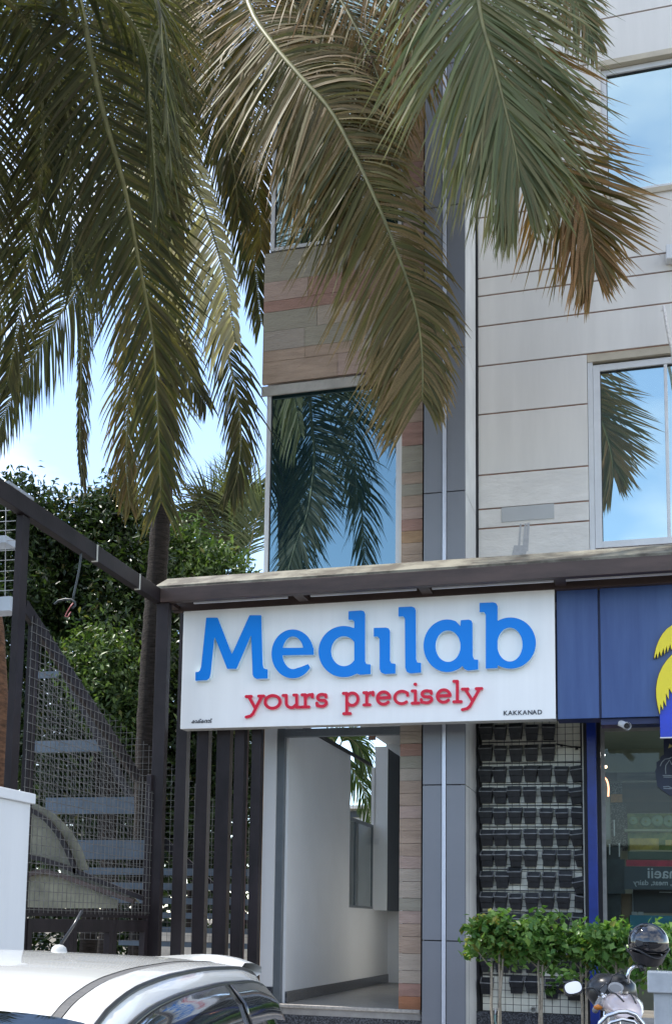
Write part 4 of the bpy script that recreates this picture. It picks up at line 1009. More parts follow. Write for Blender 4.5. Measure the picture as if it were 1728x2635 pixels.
# ------------------------------------------------------------------ palms
def catmull(pts, n):
    P_ = [2*pts[0]-pts[1]]+list(pts)+[2*pts[-1]-pts[-2]]; out = []
    m_ = len(pts)-1
    for k in range(n+1):
        u = k/n*m_; i = min(int(u), m_-1); t = u-i
        a, b, c, d = P_[i:i+4]
        out.append(.5*((2*b)+(c-a)*t+(2*a-5*b+4*c-d)*t*t+(3*b-a-3*c+d)*t**3))
    return out
def set_attr(me, name, vals):
    at = me.attributes.new(name, 'FLOAT', 'POINT'); at.data.foreach_set('value', np.array(vals, dtype=np.float32))
def frond(palm, pts, L_=1.0, n=120, m_=PALMG, phi=(62,28), droop=.55, wd=.036, start=.12, Nn=None, dry=.25, sides=(1,1), r0=.035, jit=.10, tint=(0,1), fold=.15, tipL=.35, curl=0.0, rmat=None, drp=(1,1), phiR=None):
    n = int(n*1.38); wd *= .70
    sp = catmull(pts, 40); e = MB()
    rs = [r0*(1-.85*(i/40)) for i in range(41)]; e.tube(sp, rs, 6)
    fr = put('frond', e, rmat or RACHIS, palm, smooth=True)
    V, Fc, T_, D_ = [], [], [], []
    Nn = (Nn or (-FW+Vector((0,0,-.1)))).normalized()
    arr = catmull(pts, n)
    for i in range(n+1):
        s = i/n
        if s < start: continue
        t = (arr[min(i+1,n)]-arr[max(i-1,0)]).normalized()
        nn = (Nn-t*Nn.dot(t)).normalized(); S = t.cross(nn)
        u = (s-start)/(1-start)
        ln = L_*(.55+.45*min(1,u/.25))*(1 if u < .45 else 1-(1-tipL)*((u-.45)/.55)**1.3)
        ph = radians(phi[0]+(phi[1]-phi[0])*u)
        phr = radians(phiR[0]+(phiR[1]-phiR[0])*u) if phiR else ph
        for sg_ in (1,-1):
            f_ = sides[0] if sg_ > 0 else sides[1]
            if f_ <= 0 or rnd.random() < .04: continue
            l_ = ln*f_*rnd.uniform(.82,1.12); pj = (ph if sg_ > 0 else phr)+rnd.uniform(-jit,jit)
            d = t*cos(pj)+S*(sg_*sin(pj))+nn*(fold*rnd.uniform(.2,1.6)-.05)
            d.normalize(); p = arr[i]+S*(sg_*.008); tw = rnd.uniform(-.5,.5); k0 = len(V)
            tn = tint[0]+(tint[1]-tint[0])*rnd.random(); dr = dry*rnd.random()**1.5*1.6
            steps = 5; w0 = wd*rnd.uniform(.75,1.15); dg = droop*(drp[0] if sg_ > 0 else drp[1])*rnd.uniform(.7,1.4)
            cl_ = (curl+.35)*rnd.uniform(-1,1); brk = rnd.random() < .12; 
            if brk: l_ *= rnd.uniform(.5,.85)
            for q in range(steps+1):
                z = q/steps
                wv = d.cross(nn); 
                if wv.length < 1e-3: wv = S.copy()
                wv.normalize(); wv = (wv*cos(tw)+nn*sin(tw))
                ww_ = w0*(.55,1,.98,.82,.52,.03)[q]
                V.append(p+wv*ww_/2); V.append(p-wv*ww_/2)
                tt = max(0,z-.55)*1.1
                T_ += [tn,tn]; D_ += [min(1,dr+tt*(dry*1.6)*rnd.uniform(.3,1.2))]*2
                if q:
                    a = k0+2*(q-1); Fc.append((a,a+1,a+3,a+2))
                d = d+Vector((0,0,-1))*(dg*.30*(z+.25) + (.9 if brk and q == 3 else 0)) + S*cl_*.12; d.normalize(); p = p+d*(l_/steps)
    off = WL[palm]
    me = bpy.data.meshes.new('leaflets'); me.from_pydata([tuple(v-off) for v in V], [], Fc); me.materials.append(m_)
    me.polygons.foreach_set('use_smooth', [True]*len(me.polygons))
    set_attr(me, 'tint', T_); set_attr(me, 'dry', D_)
    o = bpy.data.objects.new('leaflets', me); COL.objects.link(o); o.parent = fr; o['kind'] = 'stuff'; WL[o] = off
    return fr
def px3(*q): return [W(x, y, Y) for x, y, Y in q]
def arch(c, az, ln, el=55, sag=1.0, steps=7):
    """points of an arching frond from the crown c; az measured from +X towards +Y"""
    p = Vector(c); e_ = radians(el); out = [p.copy()]; a = radians(az)
    for i in range(steps):
        d = Vector((cos(a)*cos(e_), sin(a)*cos(e_), sin(e_))); p = p+d*ln/steps; out.append(p.copy()); e_ -= radians(22*sag+i*3)
        e_ = max(e_, radians(-84))
    return out
def trunk(palm, pts, r, m_=TRUNK, n=14):
    sp = catmull(pts, 60); rr = [r[0]+(r[1]-r[0])*i/60 + (.012 if i % 2 else 0) for i in range(61)]
    e = MB(); e.tube(sp, rr, n); return put('trunk', e, m_, palm, smooth=True)
# palm standing behind the screen
p1_ = empty('palm_tree', (XX(372,2400,16), 16, .1), 'tall coconut palm whose trunk rises behind the steel screen corner', 'palm tree')
C1 = W(520,-430,14.6)
trunk(p1_, [W(368,2480,16),W(374,2000,16),W(388,1700,16),W(402,1500,16),W(416,1300,16),W(430,1050,15.9),W(450,650,15.6),W(480,100,15.1),C1], (.15,.12))
# palms standing left of the picture, nearer the street
C2 = W(-70,-300,10.5)
p2_ = empty('palm_tree', (-6.9, 10.0, .1), 'coconut palm rooted just outside the left edge with fronds hanging over the picture', 'palm tree')
trunk(p2_, [Vector((-6.9,10,.1)),Vector((-6.75,10,4)),Vector((-6.6,10.2,8)),C2], (.22,.16))
p3_ = empty('palm_tree', (-6.1, 9.0, .1), 'second coconut palm beyond the left edge mirrored in the tower glass', 'palm tree')
C3 = Vector((-6.2,9.2,10.2))
trunk(p3_, [Vector((-6.1,9,.1)),Vector((-6.0,9,4)),Vector((-6.05,9.1,7)),C3], (.24,.18))
# F2: the big one across the middle
frond(p1_, [C1]+px3((600,-180,13.9),(640,10,13.3),(700,110,13.0),(780,205,12.8),(860,300,12.7),(960,500,12.6),(1040,700,12.55),(1074,820,12.5),(1086,930,12.5),(1086,1030,12.5)),
      L_=1.78, n=250, m_=PALMW, phi=(58,34), droop=.26, wd=.052, start=.06, dry=.36, sides=(1.0,.55) , tipL=.44, fold=.10, jit=.05, drp=(1,4.2), r0=.04, phiR=(84,40))
frond(p1_, [C1]+px3((640,-260,14.2),(720,-60,13.7),(820,120,13.4),(900,250,13.3),(960,370,13.3),(1000,480,13.3)), L_=1.1, n=120, m_=PALMO, phi=(50,20), droop=.9, wd=.038, dry=.5, start=.12)
frond(p1_, [C1]+px3((700,-300,13.9),(880,-230,13.2),(1020,-60,12.9),(1060,120,12.9),(1050,260,12.9)), L_=1.25, n=110, m_=PALMO, phi=(52,22), droop=1.0, wd=.036, dry=.45)
frond(p1_, [C1]+px3((560,-160,14.2),(640,20,13.8),(720,160,13.6),(810,320,13.4),(880,480,13.3),(925,640,13.3)), L_=1.5, n=150, m_=PALMW, phi=(56,30), droop=.4, wd=.046, start=.1, dry=.45)
frond(p1_, [C1]+px3((640,-300,14.0),(780,-140,13.5),(900,40,13.2),(980,220,13.1),(1010,380,13.1)), L_=1.3, n=130, m_=PALMO, phi=(56,20), droop=.8, wd=.044, start=.1, dry=.4)
# F3: green frond at the upper right and the olive one behind it
frond(p1_, [C1]+px3((760,-520,13.4),(980,-480,12.6),(1140,-300,12.1),(1212,-80,11.9),(1240,60,11.8),(1268,155,11.8),(1301,288,11.8),(1326,390,11.8),(1336,470,11.8)),
      L_=2.0, n=240, m_=PALMP, phi=(56,12), droop=.34, wd=.052, start=.22, dry=.22, tipL=.42, fold=.12, jit=.07, sides=(1.0,.85), drp=(1.5,.7), r0=.04)
frond(p1_, [C1]+px3((800,-480,13.8),(1080,-400,13.1),(1270,-160,12.8),(1345,60,12.7),(1385,280,12.6),(1451,432,12.6),(1497,530,12.6),(1522,620,12.6),(1530,700,12.6)),
      L_=1.40, n=190, m_=PALMO, phi=(58,16), droop=.35, wd=.050, start=.34, dry=.55, tipL=.34, fold=.18, jit=.10, sides=(1.05,.80), drp=(1.5,.2), r0=.04)
frond(p1_, [C1]+px3((840,-620,13.6),(1120,-620,12.9),(1330,-340,12.6),(1430,-110,12.5),(1490,20,12.5),(1530,110,12.5)), L_=1.0, n=120, m_=PALMP, phi=(50,16), droop=.4, wd=.04, start=.3, dry=.5, tipL=.35, sides=(1,.7))
# F1: dark frond in front of the trunk, and the others at the left
frond(p2_, [C2]+px3((60,-310,10.4),(160,-160,10.4),(205,0,10.5),(262,270,10.8),(320,480,11.1),(355,660,11.4),(392,860,11.8),(405,1050,12.2),(414,1290,12.6)),
      L_=1.12, n=210, m_=PALMG, phi=(66,26), droop=.42, wd=.046, start=.16, dry=.18, tipL=.5, fold=.2, jit=.10, r0=.045, drp=(1,.9), tint=(.1,.8))
frond(p2_, [C2]+px3((0,-260,10.6),(60,-60,10.8),(100,160,11),(110,420,11.3),(70,700,11.6),(20,980,12)), L_=1.0, n=150, m_=PALMG, phi=(62,26), droop=.6, wd=.040, dry=.2)
frond(p2_, [C2]+px3((-60,-100,10.8),(-30,200,11),(-20,500,11.3),(-60,800,11.6)), L_=1.1, n=130, m_=PALMG, phi=(60,28), droop=.6, wd=.04, dry=.2)
frond(p2_, [C2]+px3((120,-330,11),(260,-180,11.4),(350,0,11.8),(400,220,12.2),(430,420,12.5),(440,620,12.8)), L_=1.05, n=150, m_=PALMG, phi=(60,24), droop=.6, wd=.040, dry=.25)
frond(p2_, [C2]+px3((60,-360,12),(160,-280,13),(330,-120,13.8),(470,60,14.2),(560,260,14.6),(600,430,14.8),(615,560,15)), L_=1.0, n=140, m_=PALMG, phi=(60,26), droop=.8, wd=.040, dry=.2)
frond(p1_, [C1]+px3((440,-300,15),(380,-100,15.4),(330,120,15.7),(300,330,16),(260,520,16.2),(215,700,16.4)), L_=1.3, n=150, m_=PALMG, phi=(60,28), droop=.8, wd=.045, dry=.2)
frond(p1_, [C1]+px3((470,-200,15),(520,60,15.4),(560,260,15.7),(610,450,16),(650,640,16.2),(672,830,16.4)), L_=1.15, n=150, m_=PALMG, phi=(52,24), droop=1.0, wd=.045, dry=.1, drp=(1,1.2))
# pale frond, its sunlight painted into the straw leaflet colour
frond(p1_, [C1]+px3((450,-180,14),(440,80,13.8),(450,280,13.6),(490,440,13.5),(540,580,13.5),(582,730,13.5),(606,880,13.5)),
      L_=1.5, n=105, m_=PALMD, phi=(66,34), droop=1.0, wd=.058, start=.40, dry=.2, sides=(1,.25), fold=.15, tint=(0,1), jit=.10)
frond(p1_, [C1]+px3((430,-120,14.4),(430,180,14.5),(470,480,14.6),(540,760,14.6),(590,930,14.6),(618,1080,14.6),(612,1210,14.6),(592,1280,14.6)),
      L_=.75, n=150, m_=PALMG, phi=(40,18), droop=1.0, wd=.038, start=.45, dry=.15)
frond(p1_, [C1]+px3((400,-60,16),(300,240,16.4),(240,560,16.6),(216,820,16.6),(208,1000,16.6),(206,1150,16.6),(212,1250,16.6)), L_=.62, n=130, m_=PALMG, phi=(30,16), droop=1.0, wd=.036, start=.4, dry=.3, sides=(.35,1))
frond(p1_, [C1]+px3((420,-100,15.8),(400,260,16),(330,520,16),(230,690,15.9),(135,840,15.8),(50,980,15.7),(-20,1140,15.6)), L_=1.25, n=170, m_=PALMG, phi=(50,26), droop=1.6, wd=.040, start=.35, dry=.1)
frond(p1_, [C1]+px3((380,-100,16),(250,150,16.4),(120,430,16.6),(30,700,16.6),(-60,960,16.6)), L_=1.2, n=150, m_=PALMG, phi=(55,26), droop=1.3, wd=.042, start=.2, dry=.1)
frond(p1_, [C1]+px3((460,-60,15.2),(430,300,15.2),(410,600,15.2),(430,800,15.2),(480,950,15.2),(530,1040,15.2)), L_=.85, n=130, m_=PALMG, phi=(46,22), droop=1.5, wd=.038, start=.42, dry=.15)
frond(p1_, [C1]+px3((470,-60,15.8),(400,300,15.8),(370,650,15.7),(345,880,15.6),(330,1060,15.6),(325,1200,15.6),(335,1310,15.6)), L_=.85, n=130, m_=PALMO, phi=(40,20), droop=1.2, wd=.038, start=.42, dry=.3)
for (x, y, dx_) in ((420,-80,20),(620,-120,40)):
    frond(p1_, [C1]+px3((x,y,14.6),(x+dx_*.5,y+260,14.8),(x+dx_,y+520,15),(x+dx_*1.3,y+760,15.2)), L_=1.15, n=110, m_=rnd.choice([PALMG,PALMG,PALMO]), phi=(60,28), droop=.8, wd=.042, dry=.25)
for az in (200,235,270,305,340,20,60,100,140):
    frond(p2_, arch(C2, az, 4.6, rnd.uniform(25,55), rnd.uniform(.8,1.1)), L_=1.0, n=70, m_=PALMG, wd=.05, droop=.8, start=.2, Nn=Vector((0,0,1)), dry=.1) if az not in (305,340,20,60) else None
for az in (190,225,262,300,335,5,40,80,120,155):
    frond(p3_, arch(C3, az, 4.2 if az in (300,335,5,40,80) else 4.6, rnd.uniform(20,60), rnd.uniform(.9,1.25)), L_=1.0, n=70, m_=PALMG, wd=.05, droop=.8, start=.2, Nn=Vector((0,0,1)), dry=.1)
# dead brown tangle
e = MB()
for k in range(38):
    p = W(930+rnd.uniform(-70,50), 170+rnd.uniform(-60,80), 13.1)
    q = [p]; d = Vector((rnd.uniform(-.5,.8), rnd.uniform(-.3,.3), rnd.uniform(-1,.2))).normalized()
    for j in range(5): d = (d+Vector((rnd.uniform(-.5,.5),rnd.uniform(-.3,.3),rnd.uniform(-.5,.2)))).normalized(); q.append(q[-1]+d*.07)
    e.tube(q, [.006,.007,.006,.005,.004,.002], 4)
tag(put('spent_flower_stalk', e, mat('dead_brown', (.07,.035,.02), .9), p1_), kind='stuff')
# small palms behind the building line
p4_ = empty('palm_tree', W(615,2100,24), 'low palm with a green upright fan behind the canopy corner', 'palm tree')
c4 = W(625,1490,24); trunk(p4_, [W(615,2200,24), c4], (.14,.12))
for (x, y), L_, n_ in (((470,1345),1.0,90),((520,1290),1.0,90),((580,1270),1.1,90),((640,1260),1.1,80),((500,1430),1.0,80),((690,1300),1.0,80),((560,1400),1.0,60)):
    a_ = W(x, y, 24); mid = (c4+a_)/2+Vector((0,0,.45))
    frond(p4_, [c4, mid, a_, a_+(a_-mid)*.35+Vector((0,0,-.5))], L_=L_, n=n_, m_=LEAFB if n_ == 60 else PALMP if n_ == 80 else PALMG, wd=.04, droop=.4, start=.12, dry=.05, r0=.02, phi=(55,30))
p5_ = empty('palm_tree', Vector((XX(875,2300,26), 26, 0)), 'young palm glimpsed through the stair hall window', 'palm tree')
c5 = W(870,1930,26); trunk(p5_, [W(872,2420,26), c5], (.12,.1))
for q in ([(890,1960),(925,2010),(948,2080),(956,2170)], [(885,1900),(905,1905),(930,1935),(945,1990)], [(850,1900),(820,1950),(800,2040)]):
    frond(p5_, [c5]+[W(x,y,26) for x, y in q], L_=.7, n=60, m_=LEAFM, wd=.04, droop=1.4, start=.15, dry=.05, r0=.02, phi=(40,20))
# far house seen through the hall window
fh = empty('far_house', W(930,2330,42), 'pale far house behind the stair hall window', 'house')
e = MB(); e.box(XX(820,2200,42), XX(990,2200,42), 42, 50, 0, ZZ(930,2085,42)); put('house_wall', e, WHITEWALL, fh)
e = MB(); e.box(XX(815,2200,42), XX(995,2200,42), 41.5, 50, ZZ(930,2084,42), ZZ(930,2076,42)); put('roof_slab', e, WALL, fh)
e = MB(); e.box(XX(900,2200,42), XX(926,2200,42), 41.9, 41.99, ZZ(930,2104,42), ZZ(930,2088,42)); put('window', e, DARKBLUE, fh)

# ------------------------------------------------------------------ broadleaf trees
def leaf_mesh(name, C_, N_, size, m_, parent, jitter=.5, dry=.1, kind=None, aspect=.42, up=.3):
    """C_: (n,3) centres, N_: outward directions; one folded rhombus per leaf"""
    n = len(C_); r = nrs
    ax = r.normal(size=(n,3)); ax = ax + N_*.6; ax[:,2] -= .25; ax /= np.linalg.norm(ax,axis=1)[:,None]
    nn = r.normal(size=(n,3))*jitter + N_*.6 + np.array([0,0,up]); sdv = np.cross(ax, nn); sdv /= (np.linalg.norm(sdv,axis=1)[:,None]+1e-9)
    nn = np.cross(sdv, ax)
    s = size*r.uniform(.6,1.25,n)[:,None]
    a = C_-ax*s*.5; b = C_+ax*s*.5; c = C_+sdv*s*aspect*.5+nn*s*.10-ax*s*.08; d = C_-sdv*s*aspect*.5+nn*s*.10-ax*s*.08
    V = np.stack([a,c,b,d],1).reshape(-1,3)
    idx = np.arange(n)*4
    Fc = np.stack([idx,idx+1,idx+2,idx+3],1)
    me = bpy.data.meshes.new(name); off = np.array(WL[parent]) if parent else 0
    me.vertices.add(len(V)); me.vertices.foreach_set('co', (V-off).astype(np.float32).ravel())
    tri = np.stack([np.stack([idx,idx+1,idx+2],1), np.stack([idx,idx+2,idx+3],1)],1).reshape(-1,3)
    me.loops.add(tri.size); me.loops.foreach_set('vertex_index', tri.ravel().astype(np.int32))
    me.polygons.add(len(tri)); me.polygons.foreach_set('loop_start', (np.arange(len(tri))*3).astype(np.int32)); me.polygons.foreach_set('loop_total', np.full(len(tri),3,np.int32))
    me.update(calc_edges=True); me.validate()
    me.materials.append(m_)
    set_attr(me, 'tint', np.repeat(r.rand(n)**1.3, 4)); set_attr(me, 'dry', np.repeat((r.rand(n) < dry*.3)*.6, 4))
    o = bpy.data.objects.new(name, me); COL.objects.link(o)
    if parent: o.parent = parent; WL[o] = WL[parent]
    if kind: o['kind'] = kind
    return o
def clumps(blobs, n, clump_r=.28, per=26, shell=.62):
    """leaf centres gathered in twig-sized clumps through the ellipsoids blobs=[(centre, radii)]"""
    wts = np.array([b[1][0]*b[1][1]*b[1][2] for b in blobs])**.67; wts /= wts.sum()
    nc = n//per; ch = nrs.choice(len(blobs), nc, p=wts)
    dv = nrs.normal(size=(nc,3)); dv /= np.linalg.norm(dv,axis=1)[:,None]
    rr = shell+(1.06-shell)*nrs.rand(nc)**.8
    cc_ = np.array([blobs[k][0] for k in ch]); ra_ = np.array([blobs[k][1] for k in ch])
    ce = cc_+dv*ra_*rr[:,None]
    C_ = np.repeat(ce, per, 0)+nrs.normal(size=(nc*per,3))*clump_r*.55; N_ = np.repeat(dv, per, 0)
    return C_, N_
def tree(label, base, blobs, n, size, m_=LEAF, name='broadleaf_tree', trunk_r=.14, group=None, **kw):
    t = empty(name, base, label, 'tree', group)
    b0 = Vector(base); top = Vector(blobs[0][0])
    e = MB(); e.tube([b0, b0.lerp(top,.35)+Vector((.1,0,0)), b0.lerp(top,.7), top], [trunk_r*1.2,trunk_r,trunk_r*.7,trunk_r*.3], 9)
    for bc, _r in blobs[1:]:
        s_ = b0.lerp(top,.4); bc = Vector(bc); e.tube([s_, s_.lerp(bc,.5)+Vector((0,0,.2)), bc], [trunk_r*.5,trunk_r*.35,trunk_r*.12], 6)
    put('trunk', e, TRUNK if kw.get('bark') is None else kw['bark'], t, smooth=True)
    C_, N_ = clumps(blobs, n, kw.get('cr',.28), kw.get('per',26))
    leaf_mesh('crown', C_, N_, size, m_, t, dry=kw.get('dry',.1)); return t
def B(px, py, Y, rx, rz, ry=None): 
    p = W(px, py, Y); return (tuple(p), (rx, ry or rx*.8, rz))
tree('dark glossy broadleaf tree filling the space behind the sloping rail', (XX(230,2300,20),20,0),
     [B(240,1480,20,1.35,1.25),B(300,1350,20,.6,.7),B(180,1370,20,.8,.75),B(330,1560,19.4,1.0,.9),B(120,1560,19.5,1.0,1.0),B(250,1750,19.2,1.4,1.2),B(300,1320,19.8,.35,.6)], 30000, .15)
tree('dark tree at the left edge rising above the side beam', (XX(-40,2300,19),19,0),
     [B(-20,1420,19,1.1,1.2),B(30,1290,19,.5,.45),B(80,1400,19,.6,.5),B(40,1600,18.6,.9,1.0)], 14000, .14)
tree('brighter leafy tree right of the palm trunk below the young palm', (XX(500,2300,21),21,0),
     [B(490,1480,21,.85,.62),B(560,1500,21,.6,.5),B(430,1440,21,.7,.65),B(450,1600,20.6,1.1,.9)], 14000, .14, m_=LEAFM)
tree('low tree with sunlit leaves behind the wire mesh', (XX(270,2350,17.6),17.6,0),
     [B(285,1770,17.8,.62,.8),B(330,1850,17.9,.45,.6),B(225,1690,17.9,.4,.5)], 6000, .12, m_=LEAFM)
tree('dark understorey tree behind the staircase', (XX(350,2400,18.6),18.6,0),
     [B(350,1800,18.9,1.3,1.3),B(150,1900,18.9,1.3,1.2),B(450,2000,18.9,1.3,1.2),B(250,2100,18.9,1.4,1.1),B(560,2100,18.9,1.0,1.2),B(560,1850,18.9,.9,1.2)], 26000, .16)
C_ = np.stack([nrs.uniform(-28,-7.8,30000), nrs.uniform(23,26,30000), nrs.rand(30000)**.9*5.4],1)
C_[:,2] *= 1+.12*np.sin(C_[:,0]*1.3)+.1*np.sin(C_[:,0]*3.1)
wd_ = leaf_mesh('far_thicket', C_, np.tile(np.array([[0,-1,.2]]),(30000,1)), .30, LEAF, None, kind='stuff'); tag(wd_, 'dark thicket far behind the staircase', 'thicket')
# brown trunk at the left edge
ot = empty('old_tree', W(-20,2300,13.5), 'rough brown tree trunk behind the leftmost post', 'tree')
e = MB(); e.tube([W(-25,2480,13.5),W(-8,2000,13.5),W(-14,1800,13.5),W(-22,1620,13.5),W(-60,1400,13.5),W(-110,1100,13.5)], [.19,.17,.17,.16,.14,.12], 14); put('trunk', e, TRUNKB, ot, smooth=True)

# ------------------------------------------------------------------ small standard trees in front of the pot wall
def bush(label, px, top, bot, Y, wpx, n, stems, yellow=.0):
    bx = XX(px, 2700, Y); t = empty('potted_ficus', (bx, Y, .13), label, 'small tree', 'small standard trees in front of the pot wall')
    s = Y/3200.0*1.02
    e = MB()
    for k, (dx_, lean) in enumerate(stems):
        a_ = Vector((bx+dx_*s, Y+rnd.uniform(-.03,.03), .13)); b_ = W(px+lean, (bot-10), Y)
        mid = a_.lerp(b_,.55)+Vector((rnd.uniform(-.02,.02),0,0)); c_ = W(px+lean*1.6+rnd.uniform(-10,10), (top+bot)/2, Y+rnd.uniform(-.1,.1))
        e.tube([a_, mid, b_, c_], [.017,.014,.012,.006], 7)
        for j in range(3):
            q = b_.lerp(c_, .2+.25*j); e.tube([q, q+Vector((rnd.uniform(-.14,.14), rnd.uniform(-.1,.1), rnd.uniform(.08,.18)))], [.006,.003], 5)
            if k == 0 and j < 2: q = mid.lerp(b_, .75+.2*j); e.tube([q, q+Vector((rnd.choice([-1,1])*rnd.uniform(.1,.16), 0, rnd.uniform(.12,.2)))], [.008,.004], 5)
    put('stems', e, BARK, t, smooth=True)
    p = W(px, (top+bot)/2, Y); rz = (bot-top)/2*s; rx = wpx/2*s
    bl_ = [((p.x,p.y,p.z),(rx*.8,.26,rz*.72)), ((p.x-rx*.45,p.y,p.z+rz*.15),(rx*.5,.22,rz*.62)), ((p.x+rx*.45,p.y,p.z-rz*.15),(rx*.5,.22,rz*.66)), ((p.x+rx*.0,p.y,p.z+rz*.5),(rx*.35,.18,rz*.45))]
    for k in range(9):
        a_ = rnd.uniform(-1,1); bl_.append(((p.x+rx*a_, p.y+rnd.uniform(-.2,.15), p.z+rz*rnd.uniform(-1.25,.62)), (rx*rnd.uniform(.12,.32), .14, rz*rnd.uniform(.15,.42))))
    C_, N_ = clumps(bl_, int(n*.85), .10, 6, .15)
    leaf_mesh('crown', C_, N_, .092, LEAFB, t, dry=.12+yellow, aspect=.6, up=.9)
bush('leftmost small tree beside the grey column with forked pale stems', 1278, 2352, 2470, 12.9, 125, 1700, [(-4,-14),(8,6),(2,16)], .5)  # extra yellow leaves paint in the sun on this crown
bush('second small tree with two thin straight stems before the pots', 1388, 2354, 2495, 12.9, 120, 1500, [(-3,-4),(8,8)])
bush('third small tree before the blue post', 1497, 2385, 2500, 12.9, 115, 1300, [(-2,-4),(9,10)])
bush('fourth small tree behind the motorcycle instruments', 1583, 2368, 2500, 12.7, 100, 1100, [(0,2),(6,12)])
bush('small tree at the right edge behind the helmet', 1712, 2374, 2480, 12.4, 90, 900, [(-6,-8),(6,8)])
sd_ = empty('seedling', W(1418,2548,YR-.07), 'tiny green seedling growing in the low wall pot', 'plant')
c_ = np.array([W(1418+rnd.uniform(-14,14), 2545+rnd.uniform(-14,14), YR-.1+rnd.uniform(-.05,.05)) for k in range(40)]); leaf_mesh('leaves', c_, np.tile(np.array([[0,-.5,.6]]),(40,1)), .09, LEAFB, sd_)
e = MB(); e.tube([W(1418,2570,YR-.07), W(1418,2545,YR-.09)], .004, 5); put('stem', e, BARK, sd_)

# ------------------------------------------------------------------ white hatchback
FH = Vector((FW.x, FW.y, 0)).normalized(); RH = Vector((FH.y, -FH.x, 0))
def plan(r, f): return RH*r+FH*f
Pf, Pr = Vector(plan(-.340,2.42)), Vector(plan(-.015,4.12))
ax_ = (Pf-Pr).normalized(); car_rot = math.atan2(ax_.y, ax_.x)
car = empty('parked_car', (0,0,0), 'white hatchback parked close by with roof aerial and dark window visors', 'car')
ly = Vector((-ax_.y, ax_.x, 0))   # local +y (left side of the car)
# ditch corner sits at local (2.12, .52) and (.42,.52)
o_ = Pf - ax_*2.16 - ly*.53
car.location = (o_.x, o_.y, 0); car.rotation_euler.z = car_rot; WL[car] = Vector((0,0,0))
def itp(x, tab):
    if x <= tab[0][0]: return tab[0][1]
    for (a, va), (b, vb) in zip(tab[:-1], tab[1:]):
        if x <= b: t = (x-a)/(b-a); t = t*t*(3-2*t)*.4+t*.6; return va+(vb-va)*t
    return tab[-1][1]
ZR0 = [(-.02,.86),(.02,.98),(.10,1.12),(.24,1.34),(.36,1.450),(.7,1.487),(1.2,1.500),(1.6,1.497),(1.9,1.482),(2.16,1.436),(2.4,1.29),(2.8,1.03),(2.92,.975),(3.3,.92),(3.6,.82),(3.72,.66)]
ZR = [(x/50, sum(itp(x/50+d_, ZR0) for d_ in (-.10,-.05,0,.05,.10))/5) for x in range(-1,187)]
WDT = [(-.02,.90),(.1,.96),(.4,1.0),(2.9,1.0),(3.4,.95),(3.72,.80)]
def section(x):
    z = itp(x, ZR); w_ = itp(x, WDT); g_ = max(0.0, min(1.0, (z-.97)/.43)); bl_ = .93
    top = [(0,z),(.18,z-.004),(.36,z-.008),(.47,z-.013),(.520,z-.017),(.543,z-.020),(.585,z-.027),(.618,z-.042),(.638,z-.075)]
    out = [(y*w_*(1+.32*(1-g_)), zz_) for y, zz_ in top]
    yl, zl = out[-1]; yb, zb_ = .80*w_, min(bl_, z-.12)
    for t in (.1,.25,.5,.75,1): out.append((yl+(yb-yl)*(t**.9), zl+(zb_-zl)*t))
    out += [(.825*w_, zb_-.06),(.84*w_, .70),(.84*w_, .45),(.80*w_, .24)]
    return out
XSs = sorted(set([round(x_,3) for x_ in np.arange(.26,2.17,.05)]+[-.02,.02,.06,.10,.18,.26,.34,.40,.46,.52,.60,.70,.84,.98,1.04,1.12,1.25,1.4,1.55,1.7,1.85,1.95,2.04,2.10,2.16,2.22,2.4,2.6,2.8,2.86,2.92,3.05,3.3,3.5,3.6,3.68,3.72]))
SEC = [section(x) for x in XSs]; NR = len(SEC[0])
def cellset(sel, side_list=(1,-1), push=0.0):
    mb = MB()
    for i in range(len(XSs)-1):
        xm = (XSs[i]+XSs[i+1])/2
        for j in range(NR-1):
            if not sel(xm, j): continue
            for s in side_list:
                P_ = [(XSs[i],SEC[i][j]),(XSs[i+1],SEC[i+1][j]),(XSs[i+1],SEC[i+1][j+1]),(XSs[i],SEC[i][j+1])]
                mb.quad(*[(x, s*(y+(push if y > .1 else 0)), z+ (push*.3)) for x, (y, z) in P_])
    return mb
def kindcell(x, j):
    if 2.16 < x < 2.86 and j <= 6: return 'windshield'
    if .06 < x < .34 and j <= 5: return 'rear_window'
    if 8 <= j <= 12:
        if 1.12 < x < 2.16: return 'front'
        if .46 < x < 1.04: return 'rear'
        if .30 < x < .46 or 1.04 < x < 1.12: return 'pillar'
    if j == 4 and .34 < x < 2.16: return 'ditch'
    return 'body'
def merged(name, kind, m_, par=car, push=0, sides=(1,-1)):
    mb = cellset(lambda x, j: kindcell(x, j) == kind, sides, push)
    me = mb.mesh(name, m_); b_ = bmesh.new(); b_.from_mesh(me); bmesh.ops.remove_doubles(b_, verts=b_.verts, dist=.0005); bmesh.ops.recalc_face_normals(b_, faces=b_.faces); b_.to_mesh(me); b_.free()
    me.polygons.foreach_set('use_smooth', [True]*len(me.polygons))
    o = bpy.data.objects.new(name, me); COL.objects.link(o); o.parent = par; WL[o] = Vector((0,0,0)); return o
bd = merged('body', 'body', CARW)
merged('windscreen', 'windshield', CARG); merged('rear_window', 'rear_window', CARG)
for s in (1,-1): merged('door_window', 'front', CARG, sides=(s,)); merged('door_window', 'rear', CARG, sides=(s,)); merged('pillar', 'pillar', CARB, sides=(s,)); merged('roof_strip', 'ditch', DITCH, push=-.004, sides=(s,))
